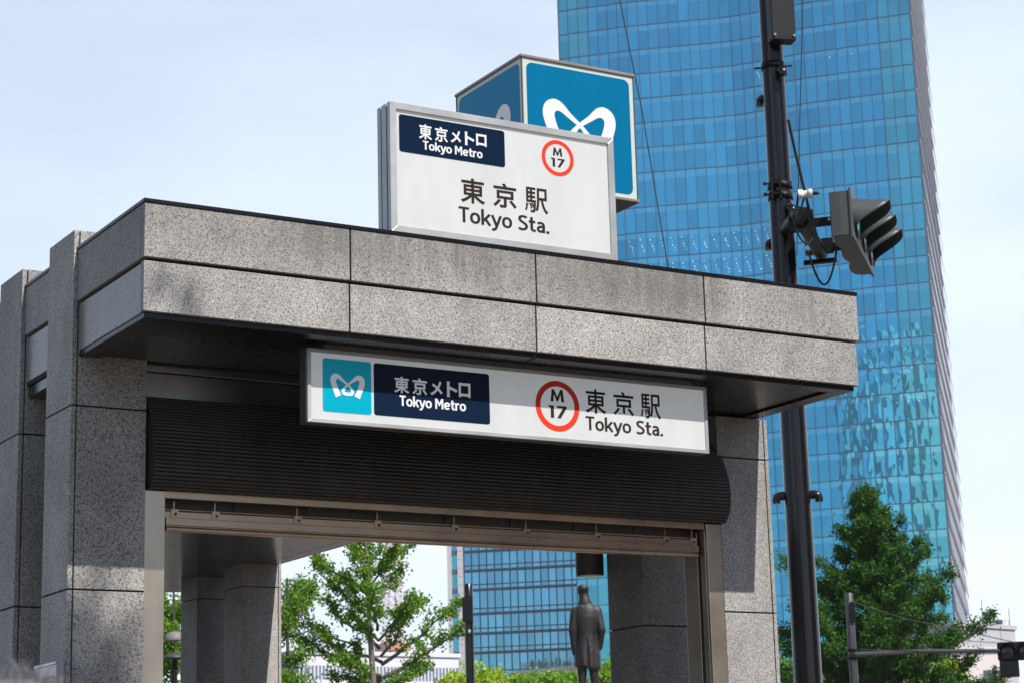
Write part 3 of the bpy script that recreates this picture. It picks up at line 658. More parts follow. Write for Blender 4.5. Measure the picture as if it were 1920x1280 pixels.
GBLUE = glass('blue_coated_glass', (.075, .46, .70), (.14, .56, .78), wob=.16)
GTEAL = glass('teal_clear_glass', (.10, .50, .64), (.16, .57, .70), wob=.14, head=.25)
GBLUE2 = glass('blue_office_glass', (.20, .54, .74), (.32, .58, .70), wob=.05, head=.08)
MULL = mat('mullion_dark', (.05, .085, .15), .45, .3)
MULL2 = mat('spandrel_grey', (.10, .125, .17), .45, .4)
FIN = mat('white_sunshade', (.62, .64, .70), .5); PERF = mat('perforated_louvre', (.50, .52, .58), .6)
q = NT(PERF); tl_ = q.n('ShaderNodeBsdfTranslucent'); tl_.inputs[0].default_value = (.60, .63, .72, 1); ms_ = q.n('ShaderNodeMixShader'); ms_.inputs[0].default_value = .5
q.l(q.b.outputs[0], ms_.inputs[1]); q.l(tl_.outputs[0], ms_.inputs[2]); q.l(ms_.outputs[0], [n_ for n_ in q.t.nodes if n_.type == 'OUTPUT_MATERIAL'][0].inputs[0])
LAMPW = mat('office_downlight', (1, 1, 1), .5, emit=(1, .93, .82), es=.9)
KS = .88
PL = [(209.2,325.4),(210.47,323.9),(211.85,322.35),(213.27,320.88),(214.65,319.56),(216.06,318.1),(217.42,316.56),(218.86,315.06),(220.33,313.7),(221.86,312.4),(223.36,311.1),(224.9,309.75),(226.41,308.4),(227.93,307.05),(229.46,305.75),(231.0,304.45),(232.54,303.1),(234.0,301.72),(235.28,300.1),(236.48,298.42),(237.66,296.72),(238.83,295.0),(240.02,293.3),(241.2,291.6),(242.45,289.95),(243.78,288.33),(245.13,286.8),(246.5,285.25),(247.86,283.7),(249.24,282.17),(250.62,280.64),(252.0,279.1),(253.35,277.57),(254.7,276.03),(256.05,274.5)]
PL = [Vector((CAM.x+KS*(x-CAM.x), CAM.y+KS*(y-CAM.y), 0)) for x, y in PL]
FH = 5.08*KS
zr = lambda z: 1.6+KS*(z-1.6)
zs = [117.64-5.08*i for i in range(23, -1, -1)] + [124.6+5.08*i for i in range(0, 15)]
zs = [zr(z) for z in zs]
tw = thing('glass_tower', 'tall blue glass tower with gently folded facade and white louvred flank behind the pole', 'tower', (PL[17].x, PL[17].y, 0))
NOUT = Vector((-.743, -.669, 0)).normalized()
def facade(b, pts, z0, z1, fl, u0=0, mi=0, off=0):
    for i in range(len(pts)-1):
        p, q_ = pts[i], pts[i+1]; n_ = Vector((q_.y-p.y, -(q_.x-p.x), 0)).normalized()
        n_ = n_ if n_.dot(NOUT) > 0 else -n_
        a, c = p+n_*off, q_+n_*off
        b.uv[len(b.f)] = [(u0+i, fl), (u0+i+1, fl), (u0+i+1, fl+.9999), (u0+i, fl+.9999)]
        b.add([(a.x, a.y, z0), (c.x, c.y, z0), (c.x, c.y, z1), (a.x, a.y, z1)], [(0, 1, 2, 3)], mi)
zz = [0] + zs
for k, (z0, z1) in enumerate(zip(zz[:-1], zz[1:])):
    b = MB(); facade(b, PL[:4], z0, z1, k, 0, 1); facade(b, PL[3:31], z0, z1, k, 3, 0); facade(b, PL[31-1:35], z0, z1, k, 30, 0)
    for i, f in enumerate(b.f): b.mi[i] = 1 if (i < 3 or i > 30) else 0
    # last three bays are the clear corner
    for i in range(len(b.f)-3, len(b.f)): b.mi[i] = 1
    b.build('glass_band', [GBLUE, GTEAL], tw)
b = MB()
for i, p in enumerate(PL):
    w_ = .085 if i in (0, 3, 31, 34) else .045
    d = (PL[min(i+1, 34)]-PL[max(i-1, 0)]).normalized(); n_ = Vector((d.y, -d.x, 0)); n_ = n_ if n_.dot(NOUT) > 0 else -n_
    b.obox(p+n_*.06+Z_*(zs[-1]/2), d, n_, Z_, w_, .07, zs[-1]/2)
for z in zs:
    for i in range(34):
        p, q_ = PL[i], PL[i+1]; d = (q_-p).normalized(); n_ = Vector((d.y, -d.x, 0)); n_ = n_ if n_.dot(NOUT) > 0 else -n_
        b.obox((p+q_)/2+n_*.05+Z_*z, d, n_, Z_, (q_-p).length/2, .055, .06)
b.build('mullion_grid', MULL, tw)
# interior downlights showing through two storeys of panes
b = MB(); rng = random.Random(4)
for (zt_, i0, i1, cnt) in ((112.56, 6, 21, 5), (107.5, 8, 21, 5), (150-5.08, 19, 21, 4), (145, 26, 30, 1), (76.9, 30, 33, 1)):
    for i in range(i0, i1):
        p, q_ = PL[i], PL[i+1]; d = (q_-p).normalized(); n_ = Vector((d.y, -d.x, 0)); n_ = n_ if n_.dot(NOUT) > 0 else -n_
        for j in range(cnt):
            u_ = .34+.09*j+rng.uniform(-.05, .05); v_ = .70-.10*j-(.08 if j else 0)+rng.uniform(-.02, .02)
            c = p.lerp(q_, u_)+n_*.02+Z_*(zr(zt_)-FH*(1-v_)); r_ = .030+.03*rng.random()
            b.add([c-d*r_-Z_*r_, c+d*r_-Z_*r_, c+d*r_+Z_*r_, c-d*r_+Z_*r_], [(0, 1, 2, 3)])
tag(b.build('ceiling_light', LAMPW, tw), None, None, kind='stuff')
# flank: a long wall with one louvred sunshade per storey, then back and roof
cn = PL[34]; az_ = math.atan2(cn.y-CAM.y, cn.x-CAM.x); sd = Vector((math.cos(az_-R(1.9)), math.sin(az_-R(1.9)), 0)); LS = 76
sn = Vector((sd.y, -sd.x, 0)); bk = cn+sd*LS; lk = PL[0]+sd*LS
b = MB()
for (p, q_) in ((cn, bk), (bk, lk), (lk, PL[0])): b.add([(p.x, p.y, 0), (q_.x, q_.y, 0), (q_.x, q_.y, zs[-1]), (p.x, p.y, zs[-1])], [(0, 1, 2, 3)])
b.add([(p.x, p.y, zs[-1]) for p in PL+[bk, lk]], [list(range(len(PL)+2))])
b.build('flank_wall', mat('flank_grey', (.34, .34, .38), .6), tw)
for z in zs:
    b = MB(); ou = .55
    # slab edge, then a slatted screen leaning outwards towards its foot
    b.prism([(0, 0), (.30, 0), (.30, -.12), (0, -.12)], cn+Z_*(z+.06)+sd*.02, sn, Z_, sd, LS-.04)
    lo = z-FH+.35
    A_, B_ = cn+Z_*(z-.02)+sd*.05+sn*.14, cn+Z_*lo+sd*.05+sn*ou; b.add([A_, A_+sd*(LS-.1), B_+sd*(LS-.1), B_], [(0, 1, 2, 3)], 1)
    for j in range(1, 9):
        f_ = j/9; b.prism([(.02, .05), (.09, .05), (.09, -.05), (.02, -.05)], cn+Z_*(z-.02+(lo-z)*f_)+sn*(.16+(ou-.14)*f_)+sd*.03, sn, Z_, sd, LS-.06)
    b.build('sunshade', [FIN, PERF], tw)

# office block beside it (seen through the doorway)
B0 = onZ_ = None
def onZ(x, y, Z): d = ray(x, y); return CAM + d*((Z-CAM.z)/d.z)
BL = onZ(870, 1069.6, 46.0); BR_ = onZ(1086, 1058, 46.0); BL.z = BR_.z = 0
bd = (BR_-BL).normalized(); bn = Vector((bd.y, -bd.x, 0)); bn = bn if bn.dot(NOUT) > 0 else -bn; bl = (BR_-BL).length
ob = thing('office_block', 'blue office block with grey bands and pale stone corner, left of the statue', 'office block', ((BL+BR_)/2))
NB = 15; pts = [BL+bd*(bl*i/NB) for i in range(NB+1)]
def zat(x, y, P0):    # height of a sight line over a plan point
    d = ray(x, y); return CAM.z + d.z*((P0-CAM).to_2d().length/d.to_2d().length)
fl = [zat(892, y, BL) for y in (1268, 1224, 1188, 1151, 1106, 1070, 1034)]
while fl[-1] < 92: fl.append(fl[-1]+(fl[-1]-fl[-2])*.5+1.75)
fl = [0] + [f_ for f_ in fl]
for k, (z0, z1) in enumerate(zip(fl[:-1], fl[1:])):
    b = MB(); facade(b, pts, z0, z1, k, 50, 0); b.build('glass_band', GBLUE2, ob)
    b = MB(); c_ = (BL+BR_)/2
    b.obox(c_+bn*.12+Z_*z1, bd, bn, Z_, bl/2, .14, .24); b.obox(c_+bn*.06+Z_*(z1+.95), bd, bn, Z_, bl/2, .07, .09); b.build('spandrel_band', MULL2, ob)
b = MB()
for p in pts: b.obox(p+bn*.10+Z_*(fl[-1]/2), bd, bn, Z_, .06, .11, fl[-1]/2)
b.build('mullion_grid', MULL, ob)
STN = mat('pale_stone', (.50, .49, .52), .7)
b = MB(); sw = 3.1
b.obox(BL-bd*(.55)+bn*.2+Z_*(fl[-1]/2), bd, bn, Z_, .5, .4, fl[-1]/2); b.obox(BL-bd*(2.55)+bn*.2+Z_*(fl[-1]/2), bd, bn, Z_, .38, .4, fl[-1]/2)
z = 6.0
b.build('stone_corner', STN, ob)
b = MB()
for z in [1.5*i for i in range(1, int(fl[-1]/1.5))]: b.obox(BL-bd*.55+bn*.605+Z_*z, bd, bn, Z_, .5, .004, .03)
b.build('stone_joints', MULL2, ob)
for k, (z0, z1) in enumerate(zip(fl[:-1], fl[1:])):
    b = MB(); p = BL-bd*2.15; q_ = BL-bd*1.05; facade(b, [p+bn*.1, q_+bn*.1], z0+.4, z1-.4, k, 80, 0); b.obox((p+q_)/2+bn*.15+Z_*z1, bd, bn, Z_, .55, .2, .42, 1); b.build('corner_window', [GTEAL, MULL2], ob)
b = MB(); p, q_ = BL-bd*2.95, BR_
for (a, c) in ((p, p-bn*30), (p-bn*30, q_-bn*30), (q_-bn*30, q_)): b.add([(a.x, a.y, 0), (c.x, c.y, 0), (c.x, c.y, fl[-1]), (a.x, a.y, fl[-1])], [(0, 1, 2, 3)])
b.add([(v.x, v.y, fl[-1]) for v in (p, q_, q_-bn*30, p-bn*30)], [(0, 1, 2, 3)]); b.build('rear_wall', STN, ob)

# cream building with the roof garden in front of the office block
G0 = onZ(840, 1268, 28.0); G1 = onZ(949, 1259, 28.0); G2 = onZ(1067, 1247, 28.0); G3 = onZ(1230, 1236, 28.0)
CREAM = mat('cream_render', (.78, .73, .71), .8)
gb = thing('cream_building', 'low cream building with a roof terrace and glass railing below the office block', 'building', (G2.x, G2.y, 0))
top = [G0, G1, G2, G3]; top = [Vector((g.x, g.y, 0)) for g in top]
b = MB()
for a, c in zip(top[:-1], top[1:]):
    d = (c-a).normalized(); n_ = Vector((d.y, -d.x, 0)); n_ = n_ if n_.dot(NOUT) > 0 else -n_
    b.add([(a.x, a.y, 0), (c.x, c.y, 0), (c.x, c.y, 28), (a.x, a.y, 28)], [(0, 1, 2, 3)])
    b.obox((a+c)/2+n_*.05+Z_*27.7, d, n_, Z_, (c-a).length/2, .12, .28)
back = [t_-NOUT*14 for t_ in (top[0], top[-1])]
b.add([(v.x, v.y, 27.69) for v in top+[back[1], back[0]]], [list(range(len(top)+2))]); b.build('wall', CREAM, gb)
RAILG = mat('railing_glass', (.55, .72, .78), .05); q = NT(RAILG); q.b.inputs['Alpha'].default_value = .16
b = MB(); pb = MB()
for a, c in zip(top[:-1], top[1:]):
    a2, c2 = a-NOUT*.5, c-NOUT*.5; d = (c2-a2).normalized(); b.obox((a2+c2)/2+Z_*28.75, d, NOUT, Z_, (c2-a2).length/2, .01, .72)
    L_ = (c2-a2).length
    for i in range(int(L_/1.5)+1): pb.obox(a2+d*(1.5*i)+Z_*28.6, d, NOUT, Z_, .03, .03, .62)
b.build('railing_glass', RAILG, gb); pb.build('railing_posts', MULL2, gb)
b = MB(); p = onZ(1122, 1222, 30.2)
b.obox((p.x, p.y, 30.6), bd, bn, Z_, 2.2, 1.2, .09); b.obox((p.x+1.2, p.y, 29.0), bd, bn, Z_, .1, .1, 1.7); b.obox((p.x, p.y+.4, 28.6), bd, bn, Z_, 1.6, .8, .9); b.build('terrace_kiosk', MULL, gb)

# ------------------------------------------------------------------ figures
def fuse(parts, voxel, name, mats, parent=None, smooth_it=4, midx=None):
    """tapered limbs, ellipsoids and shaped rings fused into ONE continuous skin"""
    b = MB()
    for p in parts:
        if p[0] == 'l':
            _, a, c, r0, r1 = p; a, c = Vector(a), Vector(c)
            b.tube([a.lerp(c, t_) for t_ in (0, .33, .66, 1)], [r0+(r1-r0)*t_ for t_ in (0, .33, .66, 1)], 12); b.ball(a, r0, n=12); b.ball(c, r1, n=12)
        elif p[0] == 'e': b.ball(p[1], 1, sc=p[2], n=16)
        elif p[0] == 'r':                                       # stack of elliptical rings (cx, cy, z, rx, ry)
            V = []; n = 20
            for (cx, cy_, z, rx, ry) in p[1]:
                for k in range(n): q_ = 2*math.pi*k/n; V.append((cx+rx*math.cos(q_), cy_+ry*math.sin(q_), z))
            m_ = len(p[1]); b.add(V, [(i*n+k, i*n+(k+1) % n, (i+1)*n+(k+1) % n, (i+1)*n+k) for i in range(m_-1) for k in range(n)])
            b.add(V[:n], [list(range(n))[::-1]]); b.add(V[-n:], [list(range(n))])
    me = bpy.data.meshes.new('raw'); me.from_pydata(b.v, [], b.f); me.update()
    o = bpy.data.objects.new('raw', me); col.objects.link(o)
    rm = o.modifiers.new('r', 'REMESH'); rm.mode = 'VOXEL'; rm.voxel_size = voxel
    sm_ = o.modifiers.new('s', 'SMOOTH'); sm_.iterations = smooth_it; sm_.factor = .5
    dg = bpy.context.evaluated_depsgraph_get(); dg.update(); m2 = bpy.data.meshes.new_from_object(o.evaluated_get(dg))
    bpy.data.objects.remove(o); m2.name = name
    m2.materials.clear()
    for mm in mats: m2.materials.append(mm)
    for p in m2.polygons:
        p.use_smooth = True
        if midx: p.material_index = midx(p.center)
    o = bpy.data.objects.new(name, m2); col.objects.link(o)
    if parent: o.parent = parent
    return o
def hand(root, down, side, curl, s):
    """palm, four unequal bent fingers and a thumb"""
    root = Vector(root); dn = Vector(down).normalized(); sd_ = Vector(side).normalized(); cu = Vector(curl).normalized(); P = [('e', root+dn*.045*s, (.040*s, .022*s, .052*s))]
    for k, (ln, of) in enumerate(((.070, -.028), (.080, -.010), (.076, .009), (.060, .027))):
        a = root+dn*.08*s+sd_*of*s; c = a+(dn*.62+cu*.25)*ln*s*.55; e = c+(dn*.35+cu*.75)*ln*s*.55; P += [('l', a, c, .0105*s, .0095*s), ('l', c, e, .0095*s, .008*s)]
    a = root+dn*.030*s-sd_*.034*s; c = a+(dn*.6-sd_*.5+cu*.3)*.04*s; P += [('l', a, c, .0125*s, .0105*s), ('l', c, c+(dn*.8+cu*.4)*.032*s, .0105*s, .009*s)]
    return P

# bronze statue with its back to us
def bronze():
    m = mat('bronze_patina', (.05, .045, .042), .5, .25); q = NT(m); v = q.coords(rnd=False)
    sx = q.n('ShaderNodeNewGeometry'); sp = q.n('ShaderNodeSeparateXYZ'); q.l(sx.outputs['Normal'], sp.inputs[0])
    ver = q.math('MULTIPLY_ADD', sp.outputs['Z'], .8, q.math('MULTIPLY_ADD', q.noise(v, 3.0, 5, .65), 1.5, -.55))
    c = q.ramp(ver, [(.3, (.019, .015, .0155)), (.65, (.016, .020, .020)), (1.05, (.07, .14, .12))]); q.l(c, q.b.inputs['Base Color']); q.bump(q.noise(v, 16, 4, .6), .5, .02); return m
SB = at(1097, 1093, 44); sx0, sy0, sz0 = SB.x, SB.y, SB.z-2.46
ST_ = thing('statue', 'dark bronze statue of a man in a knee-length coat, seen from behind', 'statue', (sx0, sy0, 0))
ST_.rotation_euler = (0, 0, 0)
sf = Vector((sx0-CAM.x, sy0-CAM.y, 0)).normalized(); sr = Vector((sf.y, -sf.x, 0))       # away from us / image right
def S3(x, y, z): return Vector((sr.x*x+sf.x*y, sr.y*x+sf.y*y, z))
class Loc(list): pass
def sring(rows):      # rings turned so that x runs along the picture
    return rows
bodyP = []
ang = math.atan2(sr.y, sr.x)
sb = [
 ('r', [(0,.00,.70,.275,.20),(-.005,.0,.80,.27,.195),(0,0,1.0,.255,.18),(.0,0,1.22,.215,.16),(.0,.0,1.40,.195,.15),(.0,.0,1.55,.215,.155),(.0,.01,1.74,.25,.17),(.0,.02,1.88,.262,.16),(.0,.02,1.955,.245,.14),(.0,.03,2.02,.175,.12),(-.01,.04,2.09,.115,.105)]),
 ('l', (-.232,.02,1.885), (-.292,.0,1.50), .102, .088), ('l', (-.292,.0,1.50), (-.275,.06,1.10), .085, .062),
 ('l', (.232,.02,1.885), (.312,-.03,1.48), .102, .09), ('l', (.312,-.03,1.48), (.258,.07,1.13), .085, .065),
 ('l', (-.115,.0,.78), (-.13,.0,.42), .112, .085), ('l', (-.13,.0,.42), (-.125,.02,.06), .085, .062), ('e', (-.125,.10,.05), (.06,.15,.05)),
 ('l', (.115,.0,.78), (.135,.02,.42), .112, .085), ('l', (.135,.02,.42), (.14,.03,.06), .085, .062), ('e', (.145,.11,.05), (.06,.15,.05)),
 ('l', (-.02,.03,2.06), (-.035,.045,2.22), .122, .108),
 ('e', (-.045,.06,2.315), (.120,.14,.148)), ('e', (-.052,.11,2.25), (.075,.085,.085)), ('e', (-.115,.15,2.27), (.03,.04,.03)), ('e', (.055,.05,2.29), (.018,.03,.04)), ('e', (-.145,.05,2.29), (.015,.03,.04)),
 ('e', (-.045,.02,2.355), (.125,.13,.105)), ('r', [(-.02,.03,2.04,.15,.13),(-.02,.03,2.13,.118,.115),(-.02,.03,2.15,.10,.10)]),
] + hand((-.275,.06,1.10), (0,.1,-1), (0,1,0), (.5,.2,0), 1.35)
o = fuse(sb, .020, 'figure', [bronze()], None, 3)
# coat details pressed into the same skin: centre vent and tail seams
for v in o.data.vertices:
    x, y, z = v.co
    if z < 1.36 and z > .66 and y < .02:
        d_ = math.exp(-(x/.018)**2)*.030*min(1, (1.36-z)/.3); v.co.y += d_
        v.co.y += .010*math.sin(x*38+z*2)*min(1, (1.36-z)/.4)
    if z < .80 and abs(x) < .3: v.co.z += (-.02 if x > 0 else .035)*max(0, min(1, (.80-z)/.1))*(1 if z > .66 else 0)
for v in o.data.vertices:
    p = S3(v.co.x, v.co.y, v.co.z); v.co = p + Z_*sz0
o.parent = ST_
b = MB(); 
for (w_, z0, z1) in ((.95, 0, .5), (.70, .5, sz0-.35), (.80, sz0-.35, sz0-.12), (.52, sz0-.12, sz0+.012)):
    b.obox(Vector((sx0, sy0, (z0+z1)/2)), sr, sf, Z_, w_, w_, (z1-z0)/2)
b.build('plinth', GRANP, ST_, bevel=.01)

# terrace visitors: three builds, then copies
SKIN = mat('skin', (.45, .28, .20), .6); HAIRD = mat('dark_hair', (.02, .016, .014), .6)
CL = [mat('cloth_%s' % n, c, .8) for n, c in (('white', (.6, .6, .6)), ('black', (.03, .03, .035)), ('navy', (.05, .07, .16)), ('grey', (.25, .25, .26)), ('beige', (.42, .35, .26)), ('red', (.4, .08, .07)))]
def visitor(variant):
    arm = (.16, -.12) if variant == 1 else (.03, .0)
    P = [('r', [(0,0,.86,.155,.105),(0,0,1.0,.15,.10),(0,0,1.15,.155,.105),(0,0,1.35,.185,.115),(0,.0,1.45,.13,.09),(0,0,1.5,.06,.06)]),
         ('l', (-.18,0,1.38), (-.225,arm[1],1.10), .055,.045), ('l', (-.225,arm[1],1.10), (-.21,.10+arm[0],.88+arm[0]*2), .042,.034), ('l', (.18,0,1.38), (.225,0,1.10), .055,.045), ('l', (.225,0,1.10), (.20,.10+arm[0],.88+arm[0]*2), .042,.034),
         ('l', (-.08,0,.88), (-.09,.02,.48), .085,.06), ('l', (-.09,.02,.48), (-.09,0,.06), .06,.045), ('l', (.08,0,.88), (.10,-.02*variant,.48), .085,.06), ('l', (.10,-.02*variant,.48), (.11,0,.06), .06,.045),
         ('e', (-.09,.06,.04), (.05,.12,.04)), ('e', (.11,.06,.04), (.05,.12,.04)), ('l', (0,0,1.47), (0,.01,1.55), .052,.05), ('e', (0,.02,1.63), (.078,.095,.115)), ('e', (0,.112,1.61), (.014,.02,.02)), ('e', (0,-.005,1.67), (.086,.098,.085))]
    def mi(c):
        if c.z > 1.50: return 2 if (c.y > .03 and c.z < 1.68) else 3
        if abs(c.x) > .19 and c.z < 1.02: return 2
        return 0 if c.z > .88 else 1
    return P, mi
vis = [(949, 4, 1, 0), (962, 0, 3, 1), (967, 1, 2, 0), (972, 0, 1, 2), (977, 5, 3, 1), (990, 3, 2, 0), (994, 2, 1, 1), (1007, 1, 1, 0), (1013, 0, 3, 2), (1021, 0, 2, 1), (1039, 2, 1, 0), (1043, 0, 4, 1), (1046, 4, 1, 2), (936, 0, 2, 1)]
vlab = ['beige top and black trousers, leftmost of those in beige', 'white top and grey trousers, third from the left', 'black top beside two people in white', 'white top and black trousers beside a person in red', 'red top and grey trousers', 'grey top and navy trousers near the middle of the row', 'navy top and black trousers near the middle of the row', 'all black clothes standing alone', 'white top beside the person all in black', 'white top and navy trousers in the right half of the row', 'navy top and black trousers in the right-hand group', 'white top and beige trousers in the right-hand group', 'beige top and black trousers, rightmost of the row', 'white top and navy trousers, leftmost of the row']
base = {}
for i, (px, ct, cl_, vr) in enumerate(vis):
    a, c = (G1, G2) if px > 949 else (G0, G1)
    t_ = (px-a_x)/(c_x-a_x) if False else ((px-949)/(1067-949) if px > 949 else (px-840)/(949-840))
    p = Vector((a.x+(c.x-a.x)*t_, a.y+(c.y-a.y)*t_, 27.7)) - NOUT*(1.2+.5*((i*7) % 3))
    pe = thing('person', 'terrace visitor in %s' % vlab[i], 'person', (p.x, p.y, 27.7), 'visitors on the roof terrace')
    if vr not in base:
        P, mi = visitor(vr); base[vr] = fuse(P, .035, 'body', [CL[ct], CL[cl_], SKIN, HAIRD], None, 2, mi); o = base[vr]
    else: o = base[vr].copy(); o.data = base[vr].data.copy(); col.objects.link(o); o.data.materials[0] = CL[ct]; o.data.materials[1] = CL[cl_]
    o.parent = pe; pe.rotation_euler = (0, 0, 2.4+1.3*math.sin(i*2.3)); pe.scale = (1.22,)*3

# passer-by close to the lens: only the grey hair shows at the lower left
pc = at(30, 1275, 2.25); pz = 1.757
pe = thing('person', 'person with tousled grey hair passing close by, only the crown visible below the notice board', 'person', (pc.x, pc.y, 0))
HG = mat('grey_hair', (.115, .115, .13), .5)
def skinmat():
    m = mat('skin_near', (.48, .31, .23), .5); m.node_tree.nodes['Principled BSDF'].inputs['Subsurface Weight'].default_value = .05; return m
P, _ = visitor(0); s_ = 1.0
P = [p for p in P if not (p[0] == 'l' and abs(p[1][0]) > .17)]
P += [('l', (-.18,0,1.38), (-.235,.02,1.10), .058,.048), ('l', (-.235,.02,1.10), (-.22,.10,.86), .044,.032), ('l', (.18,0,1.38), (.235,.02,1.10), .058,.048), ('l', (.235,.02,1.10), (.22,.10,.86), .044,.032)]
P += hand((-.22,.105,.855), (0,.15,-1), (0,1,0), (.6,0,0), 1.0) + hand((.22,.105,.855), (0,.15,-1), (0,1,0), (-.6,0,0), 1.0)
P += [('e', (-.084,.01,1.62), (.012,.022,.03)), ('e', (.084,.01,1.62), (.012,.022,.03)), ('l', (0,.108,1.645), (0,.128,1.605), .010,.017), ('l', (-.022,.105,1.572), (.022,.105,1.572), .008,.008), ('e', (-.032,.097,1.645), (.016,.012,.010)), ('e', (.032,.097,1.645), (.016,.012,.010))]
body = fuse(P, .011, 'body', [skinmat(), HG], pe, 3, lambda c: 1 if (c.z > 1.665 or (c.z > 1.57 and c.y < -.01)) else 0)
P2 = [('r', [(0,0,.84,.175,.125),(0,0,1.0,.168,.118),(0,0,1.15,.172,.12),(0,0,1.35,.20,.128),(0,.0,1.45,.145,.10),(0,0,1.485,.078,.075)]), ('l', (-.18,0,1.38), (-.235,.02,1.10), .070,.060), ('l', (-.235,.02,1.10), (-.223,.085,.91), .056,.046), ('l', (.18,0,1.38), (.235,.02,1.10), .070,.060), ('l', (.235,.02,1.10), (.223,.085,.91), .056,.046)]
fuse(P2, .016, 'shirt', [CL[2]], pe, 3)
P3 = [('l', (-.08,0,.90), (-.09,.02,.48), .10,.075), ('l', (-.09,.02,.48), (-.09,0,.10), .075,.062), ('l', (.08,0,.90), (.10,0,.48), .10,.075), ('l', (.10,0,.48), (.11,0,.10), .075,.062), ('e', (0,0,.90), (.16,.12,.10))]
fuse(P3, .018, 'trousers', [CL[3]], pe, 3)
rng = random.Random(11); b = MB()
for i in range(1500):
    th = rng.uniform(0, 2*math.pi); ph_ = rng.uniform(0, 1)**.6*1.75
    n_ = Vector((math.sin(ph_)*math.cos(th), math.sin(ph_)*math.sin(th), math.cos(ph_)))
    if n_.y > .45 and n_.z < .45: continue
    root = Vector((0, .01, 1.655)) + Vector((n_.x*.083, n_.y*.097, n_.z*.088)); tang = Vector((0, .5, .25)) + Vector((rng.uniform(-1, 1), rng.uniform(-1, 1), rng.uniform(-.3, .6)))*.7
    tip = (n_*(.35+.5*rng.random())+tang*.45+Vector((0, 0, -.15)))*(.024+.022*rng.random())
    if abs(th-1.2) < .35 and ph_ < .6: tip = (n_*.8+Vector((-.35, .3, .25)))*.034
    b.tube([root-n_*.005, root+tip*.5+n_*.004, root+tip], [.0011, .0009, .0003], 3, cap=False)
hb_ = b.build('hair', HG, pe)
for v in hb_.data.vertices: v.co += parent_loc(pe)
pe.rotation_euler = (0, 0, -.4); k_ = 1.008; pe.scale = (k_,)*3

# ------------------------------------------------------------------ trees
def leafmat(name, c1, c2, tr=.35):
    m = mat(name, c1, .55, 0, .35); q = NT(m); g = q.n('ShaderNodeNewGeometry'); rpi = g.outputs['Random Per Island']
    v = q.coords(rnd=False); n = q.noise(v, .9, 3, .6)
    f_ = q.math('MULTIPLY_ADD', n, 1.3, q.math('MULTIPLY_ADD', rpi, .6, -.5)); c = q.mixc(f_, c1, c2)
    q.l(c, q.b.inputs['Base Color'])
    tl = q.n('ShaderNodeBsdfTranslucent'); c2_ = q.mixc(1.0, c, (1.25, 1.2, .45), 'MULTIPLY'); q.l(c2_, tl.inputs[0]); ms = q.n('ShaderNodeMixShader'); ms.inputs[0].default_value = tr
    o_ = [n_ for n_ in q.t.nodes if n_.type == 'OUTPUT_MATERIAL'][0]; q.l(q.b.outputs[0], ms.inputs[1]); q.l(tl.outputs[0], ms.inputs[2]); q.l(ms.outputs[0], o_.inputs[0])
    return m
LG = leafmat('ginkgo_leaf', (.070, .18, .012), (.20, .37, .026), .42)
LD = leafmat('dense_leaf', (.010, .060, .002), (.055, .165, .004), .28)
LY = leafmat('young_yellow_leaf', (.20, .36, .012), (.42, .52, .02), .3)
LM = leafmat('mid_green_leaf', (.10, .26, .014), (.26, .44, .025), .3)
def bark(name, c):
    m = mat(name, c, .85); q = NT(m); n = q.noise(q.coords((6, 6, 1.2)), 5, 4, .65); q.l(q.mixc(n, tuple(a*.5 for a in c), tuple(a*1.4 for a in c)), q.b.inputs['Base Color']); q.bump(n, .5, .02); return m
BARK = bark('grey_bark', (.17, .145, .125)); BARKD = bark('dark_bark', (.07, .055, .045))
def leaves(b, c, rad, n, size, rng, flat=.75):
    for _ in range(n):
        d = Vector((rng.gauss(0, 1), rng.gauss(0, 1), rng.gauss(0, flat))); d = d*(rad*.55)
        p = c+d; s = size*rng.uniform(.6, 1.25)
        a = Vector((rng.gauss(0, 1), rng.gauss(0, 1), rng.gauss(0, .8))).normalized(); e = a.orthogonal().normalized(); e = (Matrix.Rotation(rng.uniform(0, 6.28), 3, a) @ e); f_ = a.cross(e)
        # fan-shaped leaf folded a little along its middle
        b.add([p, p+e*s*.55+f_*s*.62+a*s*.12, p+f_*s*.78, p-e*s*.55+f_*s*.62+a*s*.12], [(0, 1, 2), (0, 2, 3)])
def limb(b, a, c, r0, r1, rng, bend=.06, n=5):
    L_ = (c-a).length; P = []
    for i in range(n+1):
        t_ = i/n; P.append(a.lerp(c, t_) + Vector((rng.gauss(0, 1), rng.gauss(0, 1), rng.gauss(0, .6)))*L_*bend*.3*math.sin(math.pi*t_) + Z_*L_*bend*math.sin(math.pi*t_)*-.3)
    b.tube(P, [r0+(r1-r0)*i/n for i in range(n+1)], 6); return P
